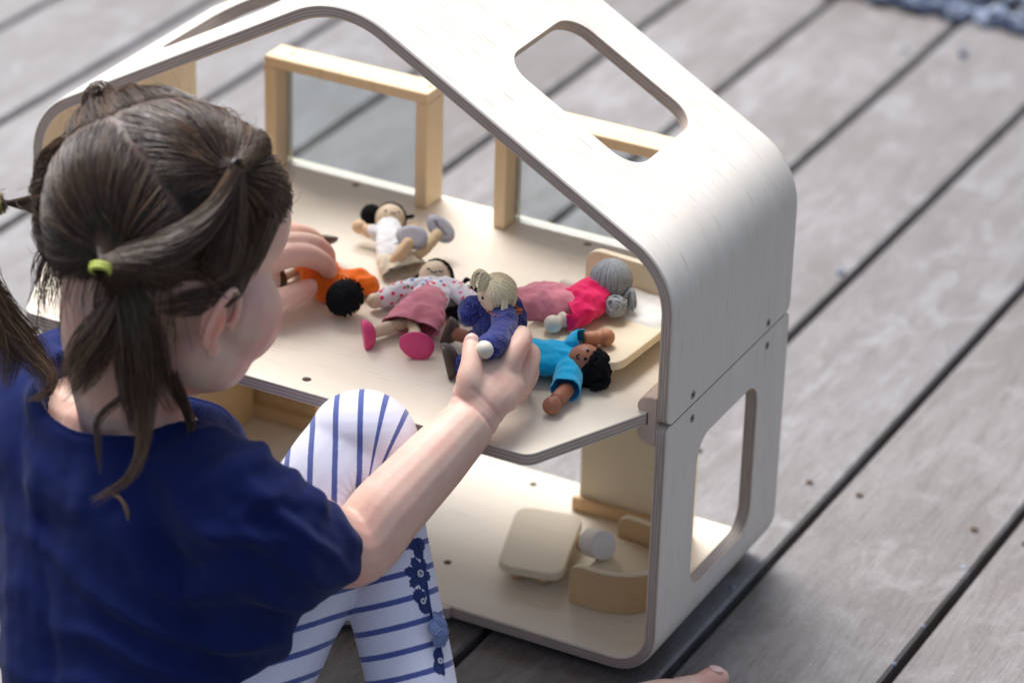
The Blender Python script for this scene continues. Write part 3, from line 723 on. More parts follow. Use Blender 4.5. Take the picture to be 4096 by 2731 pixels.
garment('shirt', [([(-0.3438,0.1593,0.2655), (-0.3273,0.1335,0.2655), (-0.3130,0.1144,0.2640)], [(.0095, .0105), (.010, .0125), (.009, .0135)], UP), ([(-0.3433,0.1486,0.2655), (-0.3448,0.1423,0.2665), (-0.3486,0.1414,0.2680)], [.007, .0064, .006]),
    ([(-0.3269,0.1239,0.2655), (-0.3170,0.1059,0.2625)], [.007, .006])], .0011, M_white, d1, .0007, 130, 2)
peghand('arm', (-0.3433,0.1412,0.2665), (-0.3693,0.1421,0.2700), .0056, M_peg2, d1, .0064)
peghand('arm', (-0.3266,0.1534,0.2635), (-0.3295,0.1815,0.2615), .0056, M_peg2, d1, .0064)
garment('skirt', [([(-0.3143,0.1168,0.2635), (-0.3051,0.1103,0.2620), (-0.2973,0.1055,0.2595)], [(.009, .014), (.008, .019), (.005, .0215)], UP)], .0011, M_cream, d1, .0013, 110, 5, cuts=[((-0.2982,0.1057,0.2600), Vector((-0.2973,0.1055,0.2595))-Vector((-0.3051,0.1103,0.2620)), .04)])
limb('leg', [(-0.3072,0.1043,0.2665), (-0.3043,0.1088,0.2715), (-0.3027,0.1198,0.2775)], [.0046, .005, .0054], M_peg2, d1); limb('leg', [(-0.2997,0.1208,0.2655), (-0.2921,0.1276,0.2695), (-0.2929,0.1524,0.2745)], [.004, .0042, .0052], M_rope, d1)
s1 = shoe('shoe', (-0.3041,0.1284,0.2805), (-CF*.9+CU*.35-CR*.15), CR-CU*.35, .0142, .0108, .0055, M_grey, d1, .12)
n2 = (-CF*.9+CU*.35+CR*.2).normalized(); l2 = CR*.62-CU*.75; c2 = (-0.2917,0.1569,0.2795)
s2 = shoe('shoe', c2, n2, l2, .0148, .0096, .0055, M_grey, d1, .1)
tc_ = bpy.data.curves.new('t', 'FONT'); tc_.body = 'PlanToys'; tc_.size = .0046; tc_.extrude = .00003; tc_.align_x = 'CENTER'; tc_.align_y = 'CENTER'
me = evaluated(link('tmp', tc_)); lx = (l2-n2*l2.dot(n2)).normalized(); ly = n2.cross(lx)
set_verts(me, np.array([(Vector(c2)+lx*p[0]+ly*p[1]+n2*(p[2]+.0002))[:] for p in verts_of(me)])-np.array(base(s2))); link('printed_lettering', me, M_ink, s2)

# 2 orange doll
d2 = empty('doll', (-0.3541,0.0683,0.2535), 'wooden doll in orange clothes lying face down with black felt hair', 'doll', GR)
hc = (-0.3045,0.0186,0.2690); g = G(); ball(g, hc, .0145, 0, 24, 16); hd = g.build('head', M_peg, d2)
mark('eye', hc, [Vector(hc)+Vector((.004, -.008, -.0112))], .0011, hd); mark('eye', hc, [Vector(hc)+Vector((-.004, -.008, -.0112))], .0011, hd)
g = G(); yarn_cap(g, hc, .0152, (.05, -.62, .75), UP, 1.6, 90, .0009, wob=.12); yarn_cap(g, hc, .0156, (.05, -.62, .75), UP, 1.2, 60, .0008, wob=.2, start=.3)
for k in range(26):
    a = random.uniform(-1.2, 1.5); dr = (Vector((.05, .35, .55))+Vector((math.sin(a)*.8, .3*random.random(), .2*math.cos(a)))).normalized(); p = Vector(hc)+dr*.0150
    tube(g, [p, p+dr*.0016+Vector((random.uniform(-.001, .001), .001, 0)), p+dr*.0026], [.0008, .0007, .0004], 5)
g.build('hair', M_black, d2)
garment('clothes', [([(-0.3244,0.0396,0.2655), (-0.3422,0.0505,0.2675), (-0.3636,0.0628,0.2665), (-0.3765,0.0694,0.2645)], [(.009, .012), (.011, .016), (.010, .0145), (.009, .012)], UP), ([(-0.3255,0.0558,0.2655), (-0.3175,0.0615,0.2655), (-0.3064,0.0597,0.2635)], [.0075, .0088, .0086]),
    ([(-0.3352,0.0402,0.2665), (-0.3392,0.0313,0.2685), (-0.3461,0.0337,0.2705)], [.008, .0075, .0075]), ([(-0.3335,0.0387,0.2635), (-0.3325,0.0300,0.2615)], [.0075, .006])], .0011, M_orange, d2, .0011, 95, 3)
peghand('arm', (-0.3079,0.0653,0.2635), (-0.3006,0.0664,0.2625), .0046, M_peg2, d2, .005); peghand('arm', (-0.3410,0.0182,0.2725), (-0.3329,0.0208,0.2735), .0046, M_pegpale, d2, .0054)
limb('leg', [(-0.3711,0.0683,0.2655), (-0.3701,0.0788,0.2695), (-0.3708,0.0899,0.2745)], [.005, .0052, .0056], M_pegpale, d2); limb('leg', [(-0.3713,0.0614,0.2635), (-0.3753,0.0518,0.2625), (-0.3781,0.0410,0.2615)], [.005, .0052, .0056], M_pegpale, d2)
shoe('shoe', (-0.3704,0.0928,0.2795), (CR*.1+CU*.9-CF*.1), CR-CU*.1, .0135, .0098, .0065, M_boot, d2); shoe('shoe', (-0.3787,0.0350,0.2615), (-CR*.9-CU*.2), CU, .012, .0095, .0055, M_boot, d2)

# 3 floral doll
d3 = empty('doll', (-0.2554,0.0574,0.2535), 'wooden doll in a floral blouse and pink skirt lying on its back with pink shoes', 'doll', GR)
hc = (-0.2612,0.0933,0.2680); g = G(); ball(g, hc, .0142, 0, 24, 16); hd = g.build('head', M_peg, d3)
mark('eye', hc, [(-0.2643,0.0843,0.2787), (-0.2633,0.0847,0.2793), (-0.2619,0.0845,0.2793)], .0005, hd); mark('eye', hc, [(-0.2544,0.0866,0.2787), (-0.2530,0.0872,0.2780), (-0.2519,0.0889,0.2780)], .0005, hd)
mark('mouth', hc, [(-0.2605,0.0835,0.2785), (-0.2587,0.0832,0.2779), (-0.2569,0.0837,0.2777), (-0.2556,0.0850,0.2783)], .0005, hd)
g = G(); yarn_cap(g, hc, .0152, (.12, .92, -.15), UP, 1.38, 56, .0009)
for k in range(16):
    s = -1 if k < 6 else 1; a = Vector((-0.2726,0.0876,0.2695)) if s < 0 else Vector((-0.2474,0.0952,0.2695)); j = Vector((random.uniform(-.001, .001), random.uniform(-.002, .002), random.uniform(-.001, .001)))
    e_ = Vector((-0.2765,0.0896,0.2595)) if s < 0 else Vector((-0.2451,0.0990,0.2595)); tube(g, [a+j, a*.5+e_*.5+j*1.5+Vector((s*.001, 0, .001)), e_+j*2], [.001, .001, .0009], 5)
for k in range(14):
    j = Vector((random.uniform(-.0015, .0015), random.uniform(-.003, .003), random.uniform(-.001, .002))); P = [Vector((-0.2479,0.1011,0.2595))+j, Vector((-0.2391,0.1003,0.2605))+j, Vector((-0.2328,0.1008,0.2595))+j*1.3, Vector((-0.2247,0.1027,0.2575))+j*1.6]
    tube(g, P, [.0011, .0011, .0011, .0009], 5)
for k in range(5):
    a = Vector((-0.2384,0.0957,0.2635)); tube(g, [a, a+Vector((.003, .004, .004+k*.001)), a+Vector((.008+k*.001, .005, .006-k*.001)), a+Vector((.010, .001, .001))], [.0006]*4, 5)
for k in range(30):
    j = Vector((random.uniform(-.010, .010), random.uniform(-.005, .005), random.uniform(-.003, .003))); p = Vector((-0.2250,0.0580,0.2585))+j; tube(g, [p, p+Vector((.004, .006, .001)), p+Vector((.007, .012, -.001))], [.0012, .0012, .001], 5)
g.build('hair', M_black, d3)
garment('blouse', [([(-0.2560,0.0841,0.2660), (-0.2519,0.0707,0.2660), (-0.2438,0.0510,0.2655)], [(.009, .012), (.009, .0165), (.008, .015)], UP), ([(-0.2614,0.0750,0.2665), (-0.2715,0.0636,0.2660), (-0.2791,0.0551,0.2645), (-0.2827,0.0462,0.2630)], [.0085, .0085, .008, .0078]),
    ([(-0.2476,0.0852,0.2665), (-0.2339,0.0815,0.2660), (-0.2198,0.0745,0.2655), (-0.2110,0.0710,0.2645)], [.0085, .0088, .0085, .008])], .0011, M_floral, d3, .0007, 110, 4)
peghand('arm', (-0.2803,0.0485,0.2630), (-0.2932,0.0348,0.2620), .0056, M_peg, d3, .0066); peghand('arm', (-0.2131,0.0697,0.2645), (-0.2017,0.0660,0.2635), .0056, M_peg, d3, .0064)
garment('skirt', [([(-0.2492,0.0629,0.2685), (-0.2436,0.0432,0.2690), (-0.2397,0.0240,0.2665), (-0.2379,0.0094,0.2627)], [(.006, .0115), (.0095, .017), (.0105, .0225), (.0085, .0255)], UP)], .0012, M_pinkc, d3, .0013, 75, 6, cuts=[((-0.2381,0.0119,0.2635), Vector((-0.2379,0.0094,0.2627))-Vector((-0.2397,0.0240,0.2665)), .05)])
def rope(name, pts, r, parent):
    g = G(); pts, _ = spline(pts, [1]*len(pts), 7); pts, fr = frames(pts)
    for s in range(3):
        P = [p+(u*math.cos(i*.9+s*2.1)+w*math.sin(i*.9+s*2.1))*(r*.5) for i, (p, (t, u, w)) in enumerate(zip(pts, fr))]
        tube(g, P, r*.62, 7, spl=False)
    return g.build(name, M_rope, parent)
rope('leg_cord', [(-0.2451,0.0207,0.2625), (-0.2505,0.0121,0.2625), (-0.2558,0.0058,0.2615)], .0046, d3); limb('leg', [(-0.2552,0.0062,0.2615), (-0.2645,-0.0111,0.2620)], [.0055, .0056], M_peg, d3)
shoe('shoe', (-0.2655,-0.0192,0.2630), (-CR*.96-CF*.12-CU*.12), CU-CR*.2, .0128, .0105, .0092, M_pinkshoe, d3)
rope('leg_cord', [(-0.2444,0.0230,0.2625), (-0.2366,0.0128,0.2635), (-0.2295,0.0024,0.2645)], .0046, d3); limb('leg', [(-0.2312,0.0054,0.2635), (-0.2213,-0.0107,0.2655)], [.0053, .0054], M_peg, d3)
shoe('shoe', (-0.2172,-0.0166,0.2653), (-CF*.88+CU*.05+CR*.05-CU*.3), CR-CU*.35, .0146, .0112, .0085, M_pinkshoe, d3, .1)

# 4 denim doll in the girl's hand
d4 = empty('doll', (-0.1362,-0.0357,0.2625), 'blond yarn haired doll in a frayed denim jacket held upright in a child hand', 'doll', GR)
hc = (-0.1450,-0.0184,0.3314); g = G(); ball(g, hc, .0152, 0, 26, 16); hd = g.build('head', M_peg, d4)
H = Vector(hc); e_ = H+(-CR*.72-CF*.66-CU*.20).normalized()*.0153; mark('eye', hc, [e_], .0013, hd)
mark('eye', hc, [H+(-CR*.98+CF*.1-CU*.18).normalized()*.0153], .0013, hd)
mark('mouth', hc, [H+(-CR*.9-CF*.35-CU*.42).normalized()*.0153, H+(-CR*.95-CF*.2-CU*.47).normalized()*.0153, H+(-CR*.97-CU*.40).normalized()*.0153], .0004, hd)
g = G(); pole = (-CR*.30-CF*.72+CU*.62)
yarn_cap(g, hc, .0160, pole, CR, lambda ph: 1.75+.35*math.sin(ph), 40, .0012, (-1.75, 1.9), .06)
yarn_cap(g, hc, .0166, pole, CR, lambda ph: 1.6+.3*math.sin(ph), 26, .0010, (-1.5, 1.6), .08)
yarn_cap(g, hc, .0158, (CR*.5+CF*.9+CU*.2), CU, 1.75, 60, .0009)
P0 = H+Vector(pole).normalized()*.0162
for k in range(44):
    a = random.uniform(-.8, 1.0); out = (CU*.85-CR*(.25+.7*random.random())-CF*.25*random.random()).normalized(); L = random.uniform(.004, .008) if k > 14 else random.uniform(.008, .016)
    out = (out-CR*.45).normalized(); p1 = P0+out*(L*.45)+CU*.0025; p2 = P0+out*L+CU*(.002-L*.12); p3 = P0+out*(L*1.05)-CR*(.004*random.random())-CU*(.003+L*.15)
    p2 = p2-CU*.003; p3 = p3-CU*(.004+.004*random.random()); tube(g, [P0+CU*random.uniform(-.001, .001)+CR*random.uniform(-.002, .002), p1, p2, p3], [.0011, .0010, .0009, .0006], 5, k=4)
for k in range(14):
    st = H+(CR*random.uniform(.2, .5)-CF*.8-CU*random.uniform(.1, .3)).normalized()*.0165; tube(g, [st, st-CU*.010-CR*.0005, st-CU*random.uniform(.014, .021)-CR*random.uniform(0, .003)], [.0008, .0008, .0005], 5)
g.build('hair', M_blond, d4)
garment('jacket', [([(-0.1444,-0.0196,0.3182), (-0.1437,-0.0232,0.3073), (-0.1429,-0.0270,0.2937), (-0.1415,-0.0267,0.2823)], [(.0105, .0125), (.013, .016), (.0135, .0165), (.013, .0165)], CF), ([(-0.1323,-0.0291,0.3195), (-0.1237,-0.0438,0.3173), (-0.1174,-0.0680,0.3204), (-0.1166,-0.0830,0.3221)], [.0098, .0100, .0098, .0094]),
    ([(-0.1530,-0.0237,0.3166), (-0.1613,-0.0265,0.3191), (-0.1622,-0.0318,0.3151)], [.009, .0092, .0086]), ([(-0.1395,-0.0006,0.3138), (-0.1349,-0.0036,0.3048)], [.008, .009])], .0011, M_denim, d4, .0009, 90, 8)
g = G(); ball(g, (-0.1160,-0.0920,0.3237), .0072); g.build('hand', M_pegpale, d4); g = G(); ball(g, (-0.1632,-0.0335,0.3132), .0062); g.build('hand', M_pegpale, d4)
g = G(); pts = [(-0.1422,-0.0415,0.3286), (-0.1363,-0.0422,0.3266), (-0.1300,-0.0396,0.3256), (-0.1268,-0.0311,0.3242)]
for a, b in zip(pts, pts[1:]):
    for t in (.15, .6):
        p = Vector(a).lerp(Vector(b), t); tube(g, [p, p+(Vector(b)-Vector(a))*.22], .00045, 5)
for k in range(9):
    p = Vector((-0.1296,-0.0168,0.3209))+Vector((random.uniform(-.004, .004), random.uniform(-.003, .003), random.uniform(-.004, .004))); tube(g, [p, p+CR*random.uniform(.003, .006)-CU*random.uniform(-.002, .003)], .0004, 5)
g.build('stitching', M_thread, d4)
garment('trousers', [([(-0.1418,-0.0263,0.2832), (-0.1430,-0.0269,0.2682)], [.0135, .0125], CF), ([(-0.1450,-0.0290,0.2706), (-0.1454,-0.0306,0.2576)], [.0085, .008]), ([(-0.1380,-0.0253,0.2709), (-0.1378,-0.0213,0.2561)], [.0085, .008])], .0012, M_olive, d4, .0006, 90, 2)
limb('leg', [(-0.1454,-0.0306,0.2576), (-0.1497,-0.0167,0.2419)], [.0045, .0045], M_pegpale, d4); limb('leg', [(-0.1378,-0.0213,0.2561), (-0.1444,-0.0021,0.2405)], [.0045, .0045], M_pegpale, d4)

# 5 turquoise doll
d5 = empty('doll', (-0.1307,0.0251,0.2535), 'brown wooden doll in a turquoise shirt lying on its back with brown boots', 'doll', GR)
hc = (-0.0845,0.0210,0.2693); g = G(); ball(g, hc, .0148, 0, 26, 16); hd = g.build('head', M_brown, d5)
mark('eye', hc, [(-0.0792,0.0105,0.2787)], .0014, hd); mark('eye', hc, [(-0.0804,0.0165,0.2830)], .0014, hd)
mark('mouth', hc, [(-0.0854,0.0113,0.2806), (-0.0868,0.0103,0.2794), (-0.0862,0.0091,0.2782), (-0.0841,0.0089,0.2781)], .0005, hd)
g = G(); pole = (CR*.78-CU*.46-CF*.12); yarn_cap(g, hc, .0158, pole, CU, 1.36, 70, .0013, wob=.04); yarn_cap(g, Vector(hc)+CR*.0045-CU*.004, .0162, pole, CU, 1.4, 60, .0013); ball(g, Vector(hc)+CR*.0045-CU*.004, .0158)
for k in range(46):
    a = random.uniform(-.6, 1.0); p = Vector(hc)+(CR*random.uniform(.2, .9)-CU*random.uniform(.35, .9)-CF*random.uniform(-.2, .6)).normalized()*.0162; q1 = p+CR*random.uniform(-.001, .006)-CU*random.uniform(.003, .008); q2 = q1+CR*random.uniform(-.002, .003)-CU*random.uniform(.001, .006)-CF*.001
    tube(g, [p, q1, q2], [.0010, .0010, .0008], 5)
for k in range(7):
    a = Vector((-0.0607,0.0112,0.2635)); j = Vector((random.uniform(-.001, .001), random.uniform(-.001, .001), random.uniform(-.002, .002))); tube(g, [a+CU*.008+j, a+CR*.002+j, a-CU*.004-CR*.004+j, a-CU*.005-CR*.012+j], [.0009]*4, 5)
g.build('hair', M_black, d5)
garment('shirt', [([(-0.0965,0.0248,0.2670), (-0.1074,0.0209,0.2670), (-0.1215,0.0142,0.2670), (-0.1372,0.0103,0.2665)], [(.009, .0135), (.011, .0205), (.011, .0215), (.0105, .0205)], UP), ([(-0.0935,0.0091,0.2660), (-0.0870,-0.0041,0.2645), (-0.0818,-0.0189,0.2635)], [.0098, .0106, .0110]),
    ([(-0.1056,0.0351,0.2685), (-0.0994,0.0353,0.2760), (-0.0926,0.0353,0.2810)], [.0088, .0088, .0086])], .0011, M_turq, d5, .0010, 70, 9, cuts=[((-0.0818,-0.0189,0.2635), Vector((-0.0818,-0.0189,0.2635))-Vector((-0.0870,-0.0041,0.2645)), .022), ((-0.0929,0.0351,0.2810), Vector((-0.0926,0.0353,0.2810))-Vector((-0.0994,0.0353,0.2760)), .016)])
peghand('arm', (-0.0813,-0.0161,0.2635), (-0.0802,-0.0516,0.2615), .0064, M_brown, d5, .0074); peghand('arm', (-0.0926,0.0353,0.2810), (-0.0741,0.0522,0.2815), .0064, M_brownlt, d5, .0072)
garment('trousers', [([(-0.1361,0.0120,0.2660), (-0.1515,0.0039,0.2655)], [(.010, .0195), (.010, .018)], UP), ([(-0.1575,0.0188,0.2650), (-0.1829,0.0179,0.2645)], [.0088, .0086]), ([(-0.1440,-0.0102,0.2650), (-0.1707,-0.0250,0.2645)], [.0090, .0090])], .0012, M_denim, d5, .0005, 90, 3)
limb('leg', [(-0.1772,0.0184,0.2650), (-0.1995,0.0172,0.2655)], [.0055, .0056], M_brown, d5); limb('leg', [(-0.1675,-0.0214,0.2645), (-0.1787,-0.0249,0.2650)], [.0055, .0056], M_brown, d5)
shoe('boot', (-0.2097,0.0167,0.2670), (-CR*.86-CF*.10+CU*.34), CU+CR*.35, .0118, .0085, .0110, M_boot, d5); shoe('boot', (-0.1840,-0.0305,0.2665), (-CR*.96-CU*.22-CF*.05), CU-CR*.10, .0150, .0100, .0105, M_boot, d5)

# 6 grey haired doll on the bed
BH = .0205
d6 = empty('doll', (-0.1392,0.0940,0.2741), 'grey haired wooden doll in a magenta top and pink skirt lying on the toy bed', 'doll', GR)
hc = (-0.1078,0.1105,0.2975); g = G(); ball(g, hc, .0152, 0, 26, 16); hd = g.build('head', M_peg, d6); H = Vector(hc)
mark('eye', hc, [H+(-CR*.93-CF*.30+CU*.10).normalized()*.0153], .0012, hd); mark('eye', hc, [H+(-CR*.90+CF*.35+CU*.10).normalized()*.0153], .0012, hd)
def ringmark(n):
    n = n.normalized(); u = n.orthogonal().normalized(); w = n.cross(u); return [H+n*.0153+u*(.003*math.cos(k*math.pi/4))+w*(.003*math.sin(k*math.pi/4)) for k in range(9)]
mark('spectacles', hc, ringmark(-CR*.93-CF*.30+CU*.10), .00035, hd)
g = G(); pole = (CU*.98-CF*.15+CR*.1); yarn_cap(g, hc, .0162, pole, -CF+CR*.5, 2.55, 40, .0017, (-1.95, 1.9), .03, seg=6); yarn_cap(g, hc, .0174, pole, -CF+CR*.5, 2.4, 26, .0013, (-1.8, 1.75), .05, seg=6)
hr = g.build('hair', M_greyyarn, d6); g = G(); bc = Vector((-0.0931,0.0908,0.2865))
ball(g, bc, .0075)
for k in range(16):
    n = Vector((random.uniform(-1, 1), random.uniform(-1, 1), random.uniform(-1, 1))).normalized(); u = n.orthogonal().normalized(); w = n.cross(u); tube(g, [bc+(u*math.cos(j*.6)+w*math.sin(j*.6))*.0082+n*random.uniform(-.002, .002) for j in range(9)], [.0013]*9, 6, k=3)
for k in range(14):
    p = Vector((-0.0916,0.1011,0.2875)); j = Vector((random.uniform(-.002, .002), random.uniform(-.002, .002), random.uniform(-.002, .002))); tube(g, [p+j, p+CR*.006+CU*.008+j, p+CR*.0075-CU*.002+j*1.5, p+CR*random.uniform(.004, .009)-CU*.007+j], [.0011, .0012, .0011, .0008], 5, k=3)
g.build('bun', M_greyyarn, hr)
garment('top', [([(-0.1129,0.1077,0.2910), (-0.1156,0.0936,0.2885), (-0.1194,0.0777,0.2865), (-0.1274,0.0703,0.2845)], [(.0115, .0125), (.013, .0170), (.013, .0195), (.012, .0190)], UP), ([(-0.1111,0.0692,0.2865), (-0.1168,0.0588,0.2845), (-0.1213,0.0521,0.2835)], [.0095, .0090, .0084])], .0011, M_magenta, d6, .0013, 80, 12, cuts=[((-0.1213,0.0521,0.2835), Vector((-0.1213,0.0521,0.2835))-Vector((-0.1168,0.0588,0.2845)), .016), ((-0.1274,0.0703,0.2845), Vector((-0.1274,0.0703,0.2845))-Vector((-0.1194,0.0777,0.2865)), .024)])
garment('skirt', [([(-0.1270,0.0732,0.2865), (-0.1403,0.0720,0.2855), (-0.1573,0.0782,0.2795), (-0.1705,0.0862,0.2725)], [(.011, .0150), (.0125, .0185), (.013, .0215), (.011, .0225)], UP)], .0011, M_pinkc, d6, .0020, 60, 14, cuts=[((-0.1695,0.0857,0.2730), Vector((-0.1705,0.0862,0.2725))-Vector((-0.1573,0.0782,0.2795)), .05)])
peghand('arm', (-0.1199,0.0556,0.2835), (-0.1300,0.0386,0.2805), .0066, M_pegpale, d6, .0076); limb('arm', [(-0.1244,0.0951,0.2915), (-0.1472,0.1090,0.2835)], [.0055, .006], M_pegpale, d6)
rope('leg_cord', [(-0.1627,0.0813,0.2735), (-0.1690,0.0780,0.2725), (-0.1733,0.0763,0.2705)], .0045, d6); limb('leg', [(-0.1736,0.0798,0.2705), (-0.1765,0.0717,0.2685)], [.0055, .0056], M_peg, d6)
shoe('shoe', (-0.1781,0.0657,0.2675), (-CR*.96-CU*.2), CU, .0115, .009, .0085, M_grey, d6)

# ------------------------------------------------------------------ the child
child = empty('person', (-0.3065,-0.2876,0.0381), 'small child in navy T-shirt and striped leggings with brown pigtails, leaning over the dollhouse', 'person')
child.location.z = 0
hr_ = Vector((CR.x, CR.y, 0)).normalized(); hf_ = Vector((-hr_.y, hr_.x, 0))
def headframe(phi, th, roll):
    p, t, r = (math.radians(a) for a in (phi, th, roll)); h = hr_*math.cos(p)+hf_*math.sin(p)
    F = h*math.cos(t)-UP*math.sin(t); R = h.cross(UP).normalized(); U = R.cross(F); return F, R*math.cos(r)+U*math.sin(r), -R*math.sin(r)+U*math.cos(r)
HF, HR, HU = headframe(38, 28, 8); HO = Vector((-0.3025,-0.2471,0.4570))
def hp(f, r, u): return HO+HF*f+HR*r+HU*u
HA = (HF, HR, HU)
bf = hr_*.707+hf_*.707; br = bf.cross(UP)                       # the body's forward and right
SR, SL = Vector((-0.1969,-0.3195,0.2754)), Vector((-0.4247,-0.2528,0.2743)); NB = (SR+SL)/2+UP*.022
PV = Vector((-0.2797,-0.3452,0.0571))
M_skin = mat('child_skin', (.78, .52, .43), .48, .35); q = N(M_skin); b_ = q.b
b_.inputs['Subsurface Weight'].default_value = .25; b_.inputs['Subsurface Radius'].default_value = (.012, .005, .003); b_.inputs['Subsurface Scale'].default_value = 1
at_ = q.attr('tone'); ns = q.noise(q.coords('Object', (38,)*3), 1, 4, .6); n2_ = q.noise(q.coords('Object', (420,)*3), 1, 3, .6)
sk = q.mix(q.ramp(ns, [(.36, (0, 0, 0)), (.66, (1, 1, 1))]), (.755, .53, .415), (.75, .43, .345))
q.l(at_.outputs['Color'], sk.node.inputs[0]) if False else None
q.col(q.mix(1, sk, at_.outputs['Color'], 'MULTIPLY')); q.bump(n2_, .28, .0006)

g = G()
ell(g, hp(-.004, 0, .002), HA, (.096, .078, .083), 28, 18); ell(g, hp(.045, 0, .008), HA, (.053, .065, .058), 24, 14)
ell(g, hp(.046, 0, -.040), HA, (.051, .064, .056), 24, 14); ell(g, hp(-.028, 0, -.030), HA, (.058, .058, .048), 24, 14); ell(g, hp(.040, 0, -.070), HA, (.052, .062, .048), 24, 14)
for s in (-1, 1):
    ell(g, hp(.056, .040*s, -.056), HA, (.040, .037, .040)); ell(g, hp(.044, .038*s, -.086), HA, (.040, .031, .033))
    # ear
    ec = (.010, .078*s, -.058); P = []
    for a in range(-70, 216, 26):
        ra = math.radians(a); P.append(hp(ec[0]-.0135*math.cos(ra)+.004*math.sin(ra), ec[1]+s*(.0045+.0085*max(0, math.cos(ra)*.8+.35)), ec[2]+.0225*math.sin(ra)+.0))
    tube(g, P, [.0034]*len(P), 10); ell(g, hp(ec[0]-.004, ec[1]+s*.0035, ec[2]-.002), HA, (.0115, .006, .0185), 14, 8); ell(g, hp(ec[0]+.003, ec[1]+s*.005, ec[2]-.0225), HA, (.006, .0045, .0075))
ell(g, hp(.045, 0, -.092), HA, (.046, .040, .030)); ball(g, hp(.072, 0, -.110), .017)
tube(g, [hp(.093, 0, -.022), hp(.1, 0, -.040), hp(.103, 0, -.050)], [.008, .009, .0095], 12); ell(g, hp(.097, .008, -.053), HA, (.007, .006, .006)); ell(g, hp(.097, -.008, -.053), HA, (.007, .006, .006))
ell(g, hp(.088, 0, -.076), HA, (.010, .016, .0055)); ell(g, hp(.086, 0, -.086), HA, (.010, .014, .006))
tube(g, [hp(-.02, 0, -.05), hp(-.022, 0, -.085), NB+UP*.01-bf*.004, NB-UP*.03], [.040, .035, .036, .040], 18)
# torso, pelvis
tube(g, [NB-UP*.02, NB.lerp(PV, .35), NB.lerp(PV, .7), PV], [(.045, .08), (.055, .085), (.058, .082), (.06, .085)], 20, bf)
tube(g, [SL-UP*.006, NB-UP*.028, SR-UP*.006], [.030, .036, .030], 16)
# right arm and hand
ER, WR = Vector((-0.1490,-0.2378,0.2112)), Vector((-0.1117,-0.1173,0.2752))
tube(g, [SR, SR.lerp(ER, .5), ER, ER.lerp(WR, .3), ER.lerp(WR, .7), WR], [.036, .0325, .0295, .0288, .0256, .0206], 18)
CX = lambda x, y, d: None
def hand(P, thumb, fingers):
    for pts, rad in P: tube(g, pts, rad, 18, CF)
    for pts, rad in fingers+[thumb]: tube(g, pts, rad, 14, k=5)
hand([([(-0.1117,-0.1173,0.2752), (-0.1107,-0.1049,0.2887), (-0.1097,-0.0902,0.2934), (-0.1056,-0.0780,0.2954)], [(.0175, .0200), (.0165, .0235), (.0160, .0265), (.0130, .0215)])],
    ([(-0.1150,-0.1112,0.2904), (-0.1185,-0.1095,0.3049), (-0.1221,-0.1013,0.3153), (-0.1275,-0.0916,0.3215), (-0.1310,-0.0852,0.3245)], [.0140, .0112, .0084, .0074, .0062]),
    [([(-0.1048,-0.0780,0.2948), (-0.1023,-0.0692,0.3117), (-0.1046,-0.0517,0.3175), (-0.1176,-0.0285,0.3078), (-0.1316,-0.0160,0.2960)], [.0106, .0090, .0084, .0074, .0062]),
     ([(-0.1011,-0.0672,0.2862), (-0.0999,-0.0504,0.2941), (-0.1063,-0.0325,0.2957), (-0.1213,-0.0143,0.2856), (-0.1321,-0.0098,0.2791)], [.0102, .0084, .0080, .0072, .0062]),
     ([(-0.1009,-0.0673,0.2794), (-0.1018,-0.0461,0.2816), (-0.1100,-0.0266,0.2788), (-0.1233,-0.0126,0.2710), (-0.1324,-0.0098,0.2664)], [.0100, .0084, .0078, .0070, .0062]),
     ([(-0.1017,-0.0745,0.2807), (-0.1013,-0.0513,0.2810), (-0.1093,-0.0335,0.2751), (-0.1228,-0.0193,0.2679), (-0.1307,-0.0175,0.2649)], [.0100, .0088, .0080, .0072, .0064])])
# left arm and hand
EL, WL = Vector((-0.4117,-0.1372,0.2651)), Vector((-0.3803,-0.0434,0.2891))
tube(g, [SL, SL.lerp(EL, .5), EL, EL.lerp(WL, .35), WL], [.034, .029, .026, .024, .018], 16)
hand([([(-0.3803,-0.0434,0.2891), (-0.3738,-0.0271,0.2896), (-0.3659,-0.0094,0.2912)], [(.0150, .0175), (.0145, .0220), (.0125, .0225)])],
    ([(-0.3672,-0.0380,0.2762), (-0.3468,-0.0305,0.2755), (-0.3378,-0.0125,0.2767), (-0.3323,0.0059,0.2773)], [.0125, .0115, .0098, .0082]),
    [([(-0.3676,-0.0134,0.2965), (-0.3505,-0.0003,0.3040), (-0.3396,0.0161,0.3007), (-0.3333,0.0314,0.2889), (-0.3306,0.0367,0.2805)], [.0112, .0102, .0096, .0086, .0074]),
     ([(-0.3726,-0.0018,0.2991), (-0.3584,0.0161,0.3063), (-0.3456,0.0330,0.3024), (-0.3414,0.0471,0.2903), (-0.3408,0.0517,0.2804)], [.0110, .0100, .0093, .0084, .0072]),
     ([(-0.3815,0.0125,0.2987), (-0.3689,0.0299,0.3066), (-0.3602,0.0468,0.3017), (-0.3559,0.0592,0.2912)], [.0104, .0092, .0086, .0074]),
     ([(-0.3903,0.0199,0.2974), (-0.3831,0.0392,0.3024), (-0.3761,0.0535,0.2990), (-0.3721,0.0629,0.2900)], [.0092, .0080, .0074, .0066])])
